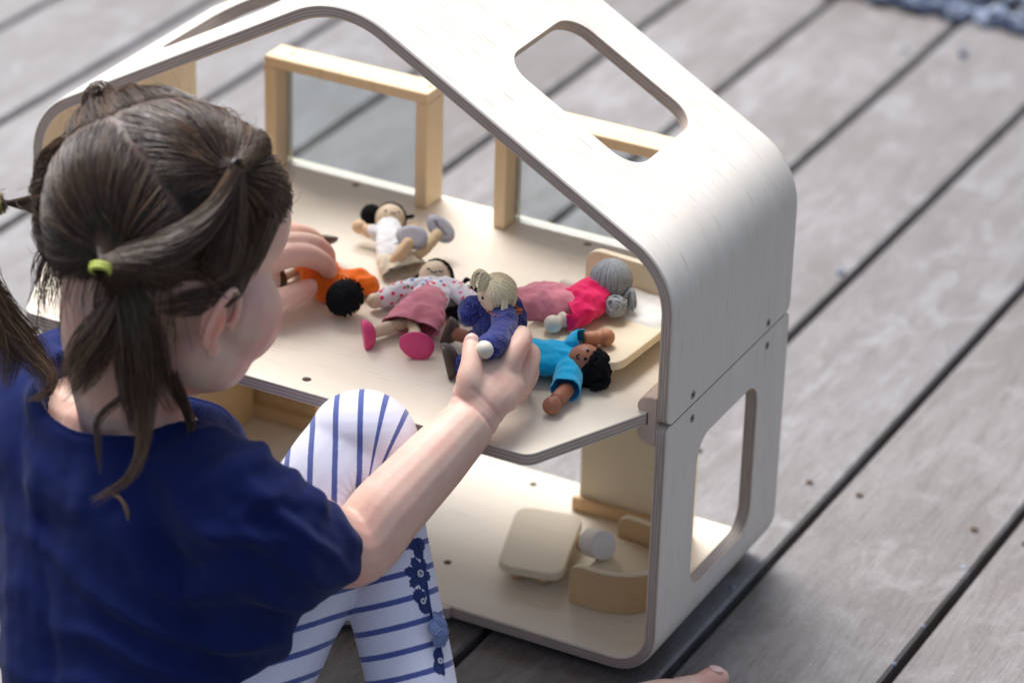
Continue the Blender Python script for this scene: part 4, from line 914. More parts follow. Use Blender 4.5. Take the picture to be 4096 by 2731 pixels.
# legs and feet
KR, KL = Vector((-0.1930,-0.1476,0.2407)), Vector((-0.2352,-0.0939,0.1748)); AR, AL = Vector((-0.0722,-0.2498,0.0600)), Vector((-0.2220,-0.2847,0.0450)); AR.z = AL.z = .055
HIPR, HIPL = PV+br*.052, PV-br*.052
for K_, A_, H_ in ((KR, AR, HIPR), (KL, AL, HIPL)):
    tube(g, [H_, H_.lerp(K_, .5), K_], [.052, .046, .036], 18); tube(g, [K_, K_.lerp(A_, .35), K_.lerp(A_, .8), A_], [.034, .033, .024, .021], 18)
    tube(g, [A_-bf*.012-UP*.026, A_+bf*.035-UP*.024, A_+bf*.082-UP*.036], [(.022, .022), (.022, .026), (.012, .031)], 16, UP)
    for t in range(5):
        s = 1 if K_ is KR else -1; o_ = A_+bf*(.088-.005*t)-UP*.042+br*s*(-.022+.0115*t); tube(g, [o_, o_+bf*.020], [.0098-.0009*t, .0085-.0009*t], 10)
me = remesh(g, .0018, 2, .5); P = verts_of(me); o = bpy.data.objects.new('tmp', me); C.objects.link(o)
vg = o.vertex_groups.new(name='soft'); inh = (np.linalg.norm(P-np.array(HO), axis=1) < .135) & (np.linalg.norm(P-np.array(hp(.012, .08, -.058)), axis=1) > .034)
vg.add([int(i) for i in np.nonzero(inh)[0]], 1.0, 'REPLACE'); vg.add([int(i) for i in np.nonzero(~inh)[0]], .10, 'REPLACE')
sm = o.modifiers.new('s', 'SMOOTH'); sm.iterations = 14; sm.factor = .6; sm.vertex_group = 'soft'; me = evaluated(o); P = verts_of(me); Q = P-np.array(HO); f_, r_, u_ = Q@np.array(HF), Q@np.array(HR), Q@np.array(HU)
tone = np.ones((len(P), 3)); dh = np.linalg.norm(Q, axis=1)
def blush(c, rad, col, k):
    d = np.linalg.norm(P-np.array(c), axis=1); w = k*np.exp(-(d/rad)**2); global tone; tone = tone*(1-w[:, None])+np.array(col)*w[:, None]
blush(hp(.075, .055, -.062), .028, (1.0, .72, .70), .55); blush(hp(.075, -.055, -.062), .028, (1.0, .72, .70), .55)
blush(hp(.008, .09, -.062), .022, (1.02, .60, .50), .75)
for c_ in ((-0.0894,-0.0746,0.3279), (-0.0912,-0.0600,0.3112), (-0.0905,-0.0922,0.3206), (-0.1211,-0.0979,0.3374)): blush(c_, .011, (1.0, .74, .70), .6)
for c_ in ((-0.3289,0.0309,0.2843), (-0.3286,-0.0002,0.2809), (-0.3378,0.0409,0.2938)): blush(c_, .012, (1.0, .66, .62), .7)
blush((-0.1388,-0.2583,0.2107), .030, (1.0, .80, .76), .5)
# wrist creases: shallow grooves pressed into the surface
Nn = normals_of(me); axw = (WR-ER).normalized()
for off, dep_ in ((.002, .0012), (.012, .0007)):
    dd = (P-np.array(WR))@np.array(axw)-off; near = np.linalg.norm(P-np.array(WR), axis=1) < .03; wv = np.exp(-(dd/.0016)**2)*near; P = P-Nn*(wv*dep_)[:, None]
    tone = tone*(1-(wv*.35)[:, None])+np.array((.95, .66, .62))*(wv*.35)[:, None]
lips = ((np.abs(r_) < .017) & (f_ > .088) & (u_ < -.070) & (u_ > -.092)); tone[lips] *= np.array((.95, .62, .62))
scalp = np.clip((u_+.30*f_*0+.02)/.02, 0, 1)
np_ = np.array(base(child)); set_verts(me, P-np_); cattr(me, 'tone', tone); body = link('body', me, M_skin, child)
# eyes, brows, nails
M_eye = mat('eye_white', (.8, .78, .76), .15, .5); M_iris = mat('iris', (.05, .025, .012), .1, .5); M_nail = mat('nail', (.74, .47, .42), .3, .5); M_hair = mat('brown_hair', (.030, .018, .012), .38, .5)
for s in (-1, 1):
    g = G(); ball(g, hp(.074, .027*s, -.018), .0120); e_ = g.build('eye', M_eye, child); g = G(); ell(g, hp(.0848, .028*s, -.021), (HR, HU, HF), (.0055, .0055, .0035)); g.build('iris', M_iris, e_)
    g = G(); tube(g, [hp(.092, .014*s, .006), hp(.090, .028*s, .010), hp(.080, .044*s, .006)], [.0018, .0022, .0012], 8); g.build('eyebrow', M_hair, child)
def nail(c, u, n, a, b):
    n = Vector(n).normalized(); u = Vector(u); u = (u-n*u.dot(n)).normalized(); g = G(); ell(g, c, (u, n.cross(u), n), (a, b, .0016), 14, 8); g.build('fingernail', M_nail, child)
nail(Vector((-0.1286,-0.0906,0.3272)), Vector((-0.1216,-0.1032,0.3397))-Vector((-0.1196,-0.1073,0.3309)), -CF+CU*.25-CR*.1, .0058, .0049)
nail(Vector((-0.3316,-0.0009,0.2813)), Vector((-0.3274,-0.0008,0.2831))-Vector((-0.3360,-0.0072,0.2797)), -CF*.8+CU*.6+CR*.1, .0072, .0058)
nail(Vector((-0.3281,0.0331,0.2851)), Vector((-0.3271,0.0350,0.2789))-Vector((-0.3291,0.0285,0.2912)), CR*.6-CF*.6+CU*.3, .0052, .0048)

# ---- T-shirt
M_navy = cloth('navy_jersey', (.006, .014, .085), .92, 1500, .2, .06)
RC = Vector((-0.3137,-0.2794,0.3049)); ra1 = (Vector((-0.2541,-0.2335,0.2879))-Vector((-0.3783,-0.3141,0.3236)))/2; ra2 = (Vector((-0.3186,-0.1974,0.2760))-Vector((-0.3055,-0.3478,0.3217)))/2
rn = ra1.cross(ra2).normalized(); rn = rn if rn.z > 0 else -rn; R1 = ra1.length; u1 = ra1.normalized(); u2 = rn.cross(u1)
g = G()
ring = [(-0.3813,-0.3099,0.3226), (-0.3567,-0.3319,0.3178), (-0.3260,-0.3428,0.3156), (-0.3030,-0.3399,0.3157), (-0.2839,-0.3321,0.3166), (-0.2615,-0.3143,0.3144), (-0.2473,-0.2838,0.3044), (-0.2503,-0.2419,0.2919), (-0.2788,-0.2105,0.2838), (-0.3186,-0.1974,0.2760), (-0.3674,-0.2030,0.2765), (-0.4001,-0.2318,0.2885), (-0.3987,-0.2758,0.3094)]
cl_ = [Vector(p) for p in ring]; m_ = len(cl_); rp = []
for i in range(m_):
    p0, p1, p2, p3 = (cl_[(i+k) % m_] for k in (-1, 0, 1, 2))
    for k in range(6):
        t = k/6; rp.append(.5*((2*p1)+(p2-p0)*t+(2*p0-5*p1+4*p2-p3)*t*t+(3*p1-p0-3*p2+p3)*t**3))
cc_ = sum(rp, Vector())/len(rp)
def yk(p, a, b):
    o_ = p-cc_; o_.z = 0; o_.normalize(); k_ = 1-.62*max(0, -o_.dot(CR)); far = max(0, o_.dot(bf)); return p+o_*(a*k_ if a > .01 else a)+UP*(b-abs(b)*.9*far*(a > .01))
rows = [[cc_+(p-cc_)*.02-UP*.002 for p in rp], [cc_+(p-cc_)*.6-UP*.002 for p in rp]]+[[yk(p, a, b) for p in rp] for a, b in ((-.001, -.001), (.004, -.003), (.008, -.012), (.018, -.020), (.032, -.034), (.040, -.060), (.030, -.090))]+[[cc_-UP*.11+(p-cc_)*.5 for p in rp], [cc_-UP*.115+(p-cc_)*.02 for p in rp]]
g.grid(rows, [[(0, 0)]*len(rp)]*len(rows), 0, True)
for b0_ in (0, (len(rows)-1)*len(rp)): g.f.append(tuple(range(len(g.v)-len(rows)*len(rp)+b0_, len(g.v)-len(rows)*len(rp)+b0_+len(rp)))); g.mi.append(0)
tube(g, [NB-UP*.035, NB.lerp(PV, .3), NB.lerp(PV, .6), PV+UP*.01, PV-UP*.05], [(.060, .093), (.074, .102), (.079, .104), (.082, .106), (.080, .105)], 26, bf)
tube(g, [SL, SL.lerp(NB, .6)-UP*.024, NB-UP*.042, SR.lerp(NB, .6)-UP*.024, SR], [.044, .054, .056, .054, .046], 20)
tube(g, [SL, (-0.3854,-0.2851,0.2608), (-0.3494,-0.3153,0.2216), (-0.3296,-0.3478,0.1603), (-0.3095,-0.3758,0.0849)], [.046, .054, .055, .053, .052], 20)
SE = Vector((-0.1524,-0.2493,0.2162)); sa = (SE-Vector((-0.1666,-0.2810,0.2285))).normalized()
tube(g, [SR-UP*.008, (-0.1736,-0.3004,0.2403), (-0.1590,-0.2738,0.2255), SE, SE+sa*.03], [(.050, .050), (.050, .048), (.036, .036), (.0270, .0262), (.0258, .0258)], 22)
tube(g, [(-0.2072,-0.3068,0.2415), (-0.2114,-0.3087,0.1883), (-0.2341,-0.3145,0.1338), (-0.2393,-0.3274,0.0844)], [.056, .055, .050, .050], 20)
tube(g, [SL, SL.lerp(EL, .3), SL.lerp(EL, .5)], [.042, .041, .038], 18)
me = remesh(g, .0026, 8, .5); P = verts_of(me); Nn = normals_of(me)
X, Y = (P-np.array(NB))@np.array(CR), (P-np.array(NB))@np.array(CU)
def fld(ax, ay, w, amp, jit=.02, x0=0, y0=0, rad=None, seed=0):
    """parallel cloth folds across a direction in the body's back plane"""
    L = math.hypot(ax, ay); t = (X*ax+Y*ay)/L+jit*nz(P, 14, seed); v = amp*(.5+.5*np.sin(t/w*2*math.pi))**2
    if rad: v = v*np.exp(-(((X-x0)**2+(Y-y0)**2)/rad**2))
    return v
Xc = lambda x, y, d: ((Vector((0.0351,-0.8876,0.9170)) if False else None))
sx, sy = (Vector((-0.1633,-0.2864,0.2593))-NB).dot(CR), (Vector((-0.1633,-0.2864,0.2593))-NB).dot(CU)
D_ = fld(.75, .66, .022, .0066, .012, sx, sy, .040, 2)+fld(.60, -.80, .034, .0060, .02, (Vector((-0.2117,-0.2620,0.2996))-NB).dot(CR), (Vector((-0.2117,-0.2620,0.2996))-NB).dot(CU), .05, 3)
lx_, ly_ = (Vector((-0.2019,-0.3520,0.2035))-NB).dot(CR), (Vector((-0.2019,-0.3520,0.2035))-NB).dot(CU)
D_ += fld(.45, .90, .040, .0080, .03, lx_, ly_, .12, 5)+fld(.95, .3, .05, .0055, .03, (Vector((-0.3520,-0.3602,0.2552))-NB).dot(CR), (Vector((-0.3520,-0.3602,0.2552))-NB).dot(CU), .08, 6)
dip = np.zeros(len(P)); D_ += .0016*nz(P, 24, 4)+.0006*nz(P, 80, 5)
rpa = np.array([p[:] for p in rp]); ia = np.argmin(np.linalg.norm(P[:, None, :2]-rpa[None, :, :2], axis=2), axis=1); rv = rpa[ia]; ccn = np.array(cc_)
rin = np.linalg.norm((P-ccn)[:, :2], axis=1)/(np.linalg.norm((rv-ccn)[:, :2], axis=1)+1e-6); top_ = (P[:, 2] > rv[:, 2]-.02) & (P[:, 2] > cc_.z-.05)
tt_ = np.clip((.97-rin)/.12, 0, 1); P[:, 2] -= np.where(top_, .030*tt_*tt_*(3-2*tt_), 0)
keep = np.clip((rin-1.02)/.25, 0, 1)
P = P+Nn*(D_*keep)[:, None]; set_verts(me, P)
bm = bmesh.new(); bm.from_mesh(me)
def cut(co, no, sel):
    fs = [f for f in bm.faces if sel(f.calc_center_median())]; vs_ = set(v for f in fs for v in f.verts); es = set(e for f in fs for e in f.edges)
    bmesh.ops.bisect_plane(bm, geom=list(vs_)+list(es)+fs, plane_co=co, plane_no=no, clear_outer=True)
cut(SE, sa, lambda c: (c-SE).length < .055 and (c-SE).dot(sa) > -.012)
hem = PV-UP*.04; cut(hem, -UP, lambda c: c.z < hem.z+.012)
loops = {}
for e in bm.edges:
    if e.is_boundary:
        c = (e.verts[0].co+e.verts[1].co)/2
        if (c-SE).length < .055: loops.setdefault('cuff', []).append([v.co.copy() for v in e.verts])
bm.to_mesh(me); bm.free(); me = solid(me, .0022); shift(me, base(child)); me.polygons.foreach_set('use_smooth', [True]*len(me.polygons)); shirt = link('t_shirt', me, M_navy, child)
def ringpath(pairs, c, n, k):
    u = n.orthogonal().normalized(); w = n.cross(u); pts = [p for pr in pairs for p in pr]; bins = {}
    for p in pts: bins.setdefault(int((math.atan2((p-c).dot(w), (p-c).dot(u))+math.pi)/(2*math.pi)*k) % k, []).append(p)
    return [sum(bins[i], Vector())/len(bins[i]) for i in sorted(bins)]
def band(name, P, c, n, hgt, th, m, parent, out=.0006):
    g = G(); rows = []; k = len(P)
    for i in range(3):     # smooth the ring
        P = [(P[(j-1) % k]+P[j]*2+P[(j+1) % k])/4 for j in range(k)]
    for j in range(k):
        p = P[j]; r = (p-c); r = (r-n*r.dot(n)).normalized()
        sec = [(out, -hgt), (out+th*.7, -hgt*.9), (out+th, -hgt*.5), (out+th, 0), (out+th*.5, hgt*.12), (-th, 0), (-th, -hgt)]
        rows.append([p+r*a+n*b for a, b in sec])
    rows.append(rows[0]); g.grid(rows, [[(0, 0)]*7]*len(rows)); return g.build(name, m, parent)
cc_ = sum(rp, Vector())/len(rp); g = G(); rows = []
for p in rp+[rp[0]]:
    o_ = p-cc_; o_.z = 0; o_.normalize(); far = max(0, o_.dot(bf))
    def at(a, b): return p+o_*a+UP*b
    rows.append([at(-.0035, -.030), at(-.0012, -.012), at(-.0006, -.001), at(.0004, .0004), at(.0016, -.0008), at(.0030, -.0060), at(.0058, -.0110), at(.0070, -.0136), at(.0066, -.0146), at(.0040, -.0150)])
g.grid(rows, [[(0, 0)]*11]*len(rows)); g.build('collar', M_navy, shirt)
M_seam = mat('navy_thread', (.012, .026, .13), .8, .15)
bvs = BVHTree.FromPolygons([(v.co+child.location) for v in shirt.data.vertices], [tuple(p.vertices) for p in shirt.data.polygons])
def seam(name, pts, r, lift):
    P_, _ = spline(pts, [1]*len(pts), 8); o_ = []
    for p in P_:
        h_, n_, _, _ = bvs.find_nearest(Vector(p)); o_.append(h_+n_*lift)
    g = G(); tube(g, o_, r, 6, spl=False); g.build(name, M_seam, shirt)
seam('shoulder_seam', [(-0.2426,-0.3132,0.3150), (-0.2226,-0.3175,0.3119), (-0.1998,-0.3202,0.3024), (-0.1802,-0.3221,0.2953)], .0011, .0002)
seam('armhole_seam', [(-0.1802,-0.3221,0.2953), (-0.1669,-0.3406,0.2825), (-0.1634,-0.3498,0.2554), (-0.1629,-0.3423,0.2182)], .0010, .0001)
for k_ in (.0155, .0180): band('cuff_seam', [p-sa*k_ for p in ringpath(loops['cuff'], SE, sa, 40)], SE, sa, .0005, .0005, M_seam, shirt, .0016)

# ---- leggings
M_leg = mat('striped_leggings', (.7, .7, .8), .9, .15, Sheen_Weight=.35); q = N(M_leg); sa_ = q.attr('stripe'); fz_ = q.noise(q.coords('Object', (900,)*3), 1, 2, .6); kn = q.noise(q.coords('Object', (1500, 1500, 500)), 1, 2, .5)
w_ = q.math('ABSOLUTE', q.math('SUBTRACT', q.math('FRACT', q.math('DIVIDE', q.math('ADD', sa_.outputs['Fac'], q.math('MULTIPLY', q.math('SUBTRACT', fz_, .5), .0012)), .0188)), .5))
msk = q.ramp(w_, [(.105, (1, 1, 1)), (.125, (0, 0, 0))])
q.col(q.mix(msk, q.mix(kn, (.66, .66, .80), (.78, .78, .88)), q.mix(fz_, (.04, .062, .25), (.11, .15, .39)))); q.bump(kn, .35, .0006)
g = G()
tube(g, [HIPR, HIPR.lerp(KR, .45), HIPR.lerp(KR, .8), KR], [.066, .058, .050, .0435], 24); tube(g, [KR, KR.lerp(AR, .15), KR.lerp(AR, .4), KR.lerp(AR, .75), AR], [.0430, .0390, .0365, .0345, .0310], 24)
ell(g, KR+CU*.004+CR*.002-CF*.004, (CR, CF, CU), (.0440, .042, .0430), 22, 14)
me = remesh(g, .0022, 6, .5); P = verts_of(me); Nn = normals_of(me); CP = Vector((-0.1670,-0.1854,0.2186)); x_, y_ = (P-np.array(CP))@np.array(CR), (P-np.array(CP))@np.array(CU)
ph = np.arctan2(y_, x_); a15 = math.radians(14); R0 = .082
sfan = R0*(math.pi/2-ph); sthigh = x_; sshin = R0*(math.pi/2-a15)+(x_*math.sin(a15)-y_*math.cos(a15))
st = np.where((ph > a15) & (ph < math.pi/2), sfan, np.where((y_ > -.03) & (x_ < 0), sthigh, sshin))
lowl = (y_ <= -.02) & (x_ < 0); st = np.where(lowl, sshin+.0, st)
cr = np.exp(-((x_**2+(y_*.55)**2)/.010**2)); rad_ = .0075*cr*(.5+.5*np.cos(ph*21+2.5*nz(P, 40, 3)))**1.5; P2 = P-Nn*(rad_+.0026*cr)[:, None]
P2 = P2+Nn*(.0012*nz(P, 30, 2)+.0014*np.maximum(0, nz(P*np.array((1, 1, 2.2)), 22, 8))*(y_ < -.05))[:, None]
fattr(me, 'stripe', st+.05); set_verts(me, P2-np.array(base(child))); leggings = link('leggings', me, M_leg, child)
g = G(); tube(g, [HIPL, HIPL.lerp(KL, .5), KL], [.064, .052, .042], 22); tube(g, [KL, KL.lerp(AL, .35), KL.lerp(AL, .75), AL], [.040, .0355, .0335, .030], 22)
me = remesh(g, .0024, 6, .5); P = verts_of(me); axl = (AL-KL).normalized(); st = (P-np.array(KL))@np.array(axl); set_verts(me, P+normals_of(me)*(.0012*nz(P, 30, 6))[:, None]-np.array(base(child))); fattr(me, 'stripe', st+.052); link('legging_leg', me, M_leg, leggings)
# flowers sewn down the outer side of the right leg
M_emb = yarn_mat('navy_embroidery', (.035, .055, .17)); M_croch = yarn_mat('blue_crochet', (.17, .22, .40)); M_embw = yarn_mat('white_embroidery', (.62, .62, .72))
bvh_ = None
lo = leggings; bvh_ = BVHTree.FromPolygons([(v.co+child.location) for v in lo.data.vertices], [tuple(p.vertices) for p in lo.data.polygons])
def onleg(x, y, d): 
    p = Vector((x, y, d)); h_, n_, _, _ = bvh_.find_nearest(p); return h_, n_
def applique(name, pt, petals, rp, m, twist=0., cw=None, thick=.0011, sq=.75):
    h_, n_ = onleg(*pt); u = (CU-n_*CU.dot(n_)).normalized(); w = n_.cross(u); g = G(); M_ = 46
    rows = []
    for k in range(M_):
        a = 2*math.pi*k/M_; lobe = abs(math.cos(petals*(a-twist)/2))**.8; r = rp*((.55+.45*lobe) if petals > 2 else (.42+.58*lobe*lobe))*(1+(.07 if k % 2 else -.05)); d = u*math.cos(a)+w*math.sin(a); row = []
        for f_, lf in ((.12, 1.0), (.5, 1.1), (.8, .9), (.97, .35), (1.0, -.4)):
            hh, nn = onleg(*(h_+d*r*f_)); row.append(hh+nn*(thick*lf*(1 if k % 2 else .62)))
        rows.append(row)
    rows.append(rows[0]); g.grid(rows, [[(0, 0)]*5]*len(rows)); o = g.build(name, m, leggings, smooth=False)
    if cw: g = G(); tube(g, [h_+n_*(thick+.0004)+(u*math.cos(a*.7)+w*math.sin(a*.7))*rp*.17 for a in range(10)], .0008, 6, k=2); g.build('flower_centre', cw, o)
    return o
applique('embroidered_flower', (-0.0998,-0.2010,0.1878), 6, .0135, M_emb, .3, M_embw); applique('embroidered_flower', (-0.0962,-0.2101,0.1693), 2, .0105, M_emb, .4, M_embw, sq=1.3); applique('embroidered_flower', (-0.1065,-0.1881,0.2047), 3, .0095, M_emb, 1., None); applique('embroidered_flower', (-0.0715,-0.2256,0.1325), 2, .0105, M_emb, -.2, M_embw, sq=1.3)
g = G(); sp_ = [onleg(*p) for p in ((-0.1046,-0.1836,0.2107), (-0.0977,-0.1913,0.1917), (-0.0912,-0.2011,0.1738), (-0.0859,-0.2080,0.1618), (-0.0755,-0.2148,0.1455), (-0.0658,-0.2275,0.1245))]; tube(g, [h_+n_*.0004 for h_, n_ in sp_], .0013, 8); g.build('embroidered_stem', M_emb, leggings)
h_, n_ = onleg(*(-0.0763,-0.2150,0.1547)); n_ = (n_+CR*.6).normalized(); u = (CU-n_*CU.dot(n_)).normalized(); w = n_.cross(u); g = G()
for k in range(5):
    a = 2*math.pi*k/5; d = u*math.cos(a)+w*math.sin(a); c = h_+n_*.0055+d*.0072; nn = (n_*.8+d*.45).normalized(); dd = (d-nn*d.dot(nn)).normalized(); ell(g, c, (dd, nn.cross(dd), nn), (.0072, .0062, .0019), 14, 8)
    tube(g, [c+(dd*math.cos(t*.5)*.0070+nn.cross(dd)*math.sin(t*.5)*.0060)+nn*.0008 for t in range(-5, 6)], .0009, 6, k=2)
ball(g, h_+n_*.0062, .0030); g.build('crochet_flower', M_croch, leggings)

# ------------------------------------------------------------------ second person's foot at the bottom edge
foot = empty('person', (0.0165,-0.0351,0.0000), 'bare foot with its big toe showing at the bottom edge of the deck', 'person')
g = G(); fd = (Vector((0.0379,0.0359,0.0000))-Vector((-0.0024,-0.0605,0.0000))); fd.z = 0; fd.normalize(); fs_ = fd.cross(UP); f0 = Vector((0.0363,-0.0064,0.0170))
tube(g, [f0-fd*.125+fs_*.018+UP*.012, f0-fd*.085+fs_*.018+UP*.014, f0-fd*.04+fs_*.018+UP*.007, f0-fd*.006+fs_*.020-UP*.002], [(.023, .022), (.025, .024), (.020, .029), (.0125, .0315)], 18, UP)
tube(g, [f0-fd*.11+fs_*.018+UP*.012, f0-fd*.17+fs_*.016+UP*.020, f0-fd*.30+fs_*.010+UP*.035], [.024, .024, .034], 16)
tube(g, [f0-fd*.012, f0+fd*.008-UP*.002, f0+fd*.022-UP*.003, f0+fd*.031-UP*.004], [.0125, .0095, .0112, .0085], 16)
for t in range(1, 5): o_ = f0+fs_*(.012+.0105*t)+fd*(.008-.005*t)-UP*(.0065+.001*t); tube(g, [o_-fd*.012, o_+fd*.006, o_+fd*.017-UP*.002], [.0085, .0074-.0004*t, .0072-.0005*t], 12)
me = remesh(g, .0016, 3); P = verts_of(me); tone = np.ones((len(P), 3)); tone = tone*1.0; blush(f0+fd*.024, .014, (1.0, .68, .66), .75); cattr(me, 'tone', tone); shift(me, base(foot)); link('body', me, M_skin, foot)
g = G(); nd = (fd*.25+UP).normalized(); c = f0+fd*.027+UP*.0065; dd = (fd-nd*fd.dot(nd)).normalized(); ell(g, c, (dd, nd.cross(dd), nd), (.0062, .0066, .0014)); g.build('toenail', M_nail, foot)

# ------------------------------------------------------------------ the child's hair
bvb = BVHTree.FromPolygons([(v.co+child.location) for v in body.data.vertices], [tuple(p.vertices) for p in body.data.polygons])
Hm = np.array([HF, HR, HU])
def rscalp(d):
    h_, n_, _, dd = bvb.ray_cast(HO+Vector(d)*.2, -Vector(d)); return .2-dd if h_ is not None else .08
AZ = [0, 38, 60, 78, 95, 112, 180]; TH_ = [.46, .33, .04, -.36, -.34, -.62, -.64]
def hairline(f, r, u): return np.interp(np.degrees(np.arctan2(np.abs(r), f)), AZ, TH_)
tA = hp(-.0905, .0640, -.0440); tB = Vector((-0.4306,-0.2700,0.4433)); tC = hp(-.016, .0835, .0500); tD = Vector((-0.3766,-0.2107,0.5182)); tE = hp(.0, -.082, .055)
ties = [tA, tB, tC, tD, tE]; tdir = np.array([(t-HO).normalized()[:] for t in ties]); trad = np.array([(t-HO).length for t in ties])
bias = np.array([.10, .06, .02, -.06, .0])
def region(D):
    sc = D@tdir.T; ang = np.arccos(np.clip(sc, -1, 1))-bias; o = np.argsort(ang, axis=1); return o[:, 0], ang[np.arange(len(D)), o[:, 1]]-ang[np.arange(len(D)), o[:, 0]]
# scalp colour seen between the strands
P = verts_of(body.data)+np.array(child.location); Q = P-np.array(HO); R_ = np.linalg.norm(Q, axis=1); D = Q/R_[:, None]; L_ = D@Hm.T
hm = np.clip((L_[:, 2]-hairline(L_[:, 0], L_[:, 1], L_[:, 2]))/.10, 0, 1)*(R_ < .125)*(np.abs(Q@np.array(HR)) < .0795)
rg, gap = region(D); part = np.exp(-(gap/.06)**2)*hm
ca = body.data.attributes['tone']; buf = np.zeros(len(P)*4, np.float32); ca.data.foreach_get('color', buf); buf = buf.reshape(-1, 4)
hc_ = np.array((.075, .058, .05))[None]*(1-part[:, None])+np.array((.16, .155, .15))[None]*part[:, None]
buf[:, :3] = buf[:, :3]*(1-hm[:, None])+hc_*hm[:, None]; ca.data.foreach_set('color', buf.ravel())

SV, SF, ST = [], [], []; nv = 0
def strands(A, rad, tint):
    """A: (n, k, 3) strand points -> thin three sided tubes"""
    global nv
    n, k, _ = A.shape; t = np.gradient(A, axis=1); t /= np.linalg.norm(t, axis=2, keepdims=True)+1e-9
    ref = A-np.array(HO); u = np.cross(t, ref); u /= np.linalg.norm(u, axis=2, keepdims=True)+1e-9; w = np.cross(t, u)
    taper = np.minimum(1, np.linspace(3.0, .15, k))[None, :, None]*np.asarray(rad).reshape(-1, 1, 1)
    ring = np.stack([A+(u*math.cos(a)+w*math.sin(a))*taper for a in (0, 2.094, 4.189)], 2); SV.append(ring.reshape(-1, 3))
    i, j, s = np.meshgrid(np.arange(n), np.arange(k-1), np.arange(3), indexing='ij'); b = nv+(i*k+j)*3
    SF.append(np.stack([b+s, b+(s+1) % 3, b+3+(s+1) % 3, b+3+s], 3).reshape(-1, 4)); ST.append(np.repeat(np.asarray(tint), k*3)); nv += n*k*3
NR = 27000; D = rng.normal(size=(NR*2, 3)); D /= np.linalg.norm(D, axis=1)[:, None]; L_ = D@Hm.T
ok = L_[:, 2] > hairline(L_[:, 0], L_[:, 1], L_[:, 2])+rng.normal(0, .03, NR*2); D = D[ok]; rg, gap = region(D)
ok = gap > -.01+rng.random(len(D))**1.5*.085+.012*np.sin(D[:, 0]*40); D, rg = D[ok], rg[ok]; L_ = D@Hm.T
nape = (L_[:, 2] < -.50) & (L_[:, 0] < -.1) & (rng.random(len(D)) < .14)
K = 9; ts = np.linspace(0, 1, K); A = np.zeros((len(D), K, 3))
clump = np.floor(D@Hm.T*9).sum(1)
for i in range(len(D)):
    if nape[i]:
        r0 = rscalp(D[i]); p = np.array(HO)+D[i]*(r0+.001); L = rng.uniform(.02, .06); side = rng.normal(0, .12, 3)
        A[i] = p+np.outer(ts, np.array((0, 0, -1))*L)+np.outer(np.sin(ts*2.2)*.010, D[i])+np.outer(ts**2, side)*L; continue
    td = tdir[rg[i]]; om = math.acos(max(-1, min(1, float(D[i]@td)))); so_ = math.sin(om)+1e-6
    lift = (.0015+.0045*rng.random()+.0025*math.sin(clump[i]*2.3))*min(1, om*1.3); jit = rng.normal(0, .0016, 3); wav = rng.normal(0, .0006)
    for k in range(K):
        t = ts[k]; d = (D[i]*math.sin((1-t)*om)+td*math.sin(t*om))/so_; d /= np.linalg.norm(d)
        r = rscalp(d)+.0012+lift*math.sin(math.pi*min(1, t*1.05))
        e = max(0, (t-.72)/.28)**2; r = max(r, rscalp(d)+.001)*(1-e)+trad[rg[i]]*e
        A[i, k] = np.array(HO)+d*r+jit*(.3+.7*math.sin(math.pi*t))*.9
strands(A, rng.uniform(.00019, .00038, len(A)), np.clip(rng.random(len(A))*.8+.18*np.sin(clump*1.7), 0, 1))
def lock(guide, n, s0, s1, tint=(.2, .8), rad=(.00017, .00036), k=14, wave=.0, frizz=.0006, cut=.35, onscalp=None, twist=0.):
    pts, _ = spline(guide, [1]*len(guide), 10); pts = np.array([tuple(p) for p in pts]); 
    seg = np.concatenate([[0], np.cumsum(np.linalg.norm(np.diff(pts, axis=0), axis=1))]); seg /= seg[-1]
    n = int(n*1.7); A = np.zeros((n, k, 3)); _, fr = frames(pts.tolist())
    U_ = np.array([f[1][:] for f in fr]); W_ = np.array([f[2][:] for f in fr])
    for i in range(n):
        end = 1-cut*rng.random()**2; tt = np.linspace(0, end, k); a = rng.random()*6.283; q_ = math.sqrt(rng.random()); ph = rng.random()*6.28
        C_ = np.stack([np.interp(tt, seg, pts[:, c]) for c in range(3)], 1); u = np.stack([np.interp(tt, seg, U_[:, c]) for c in range(3)], 1); w = np.stack([np.interp(tt, seg, W_[:, c]) for c in range(3)], 1)
        sp = (s0+(s1-s0)*np.minimum(1, tt*1.6))*q_; sp = sp*np.where(tt > .8, 1-.5*(tt-.8)/.2, 1); an = a+twist*tt
        A[i] = C_+u*(np.cos(an)*sp)[:, None]+w*(np.sin(an)*sp)[:, None]+np.outer(np.sin(tt*7+ph)*wave, rng.normal(0, 1, 3))+rng.normal(0, frizz, (k, 3))*tt[:, None]
    strands(A, rng.uniform(*rad, n), rng.uniform(*tint, n))
def sf(p, off):
    d = (Vector(p)-HO).normalized(); return HO+d*(rscalp(d)+off)
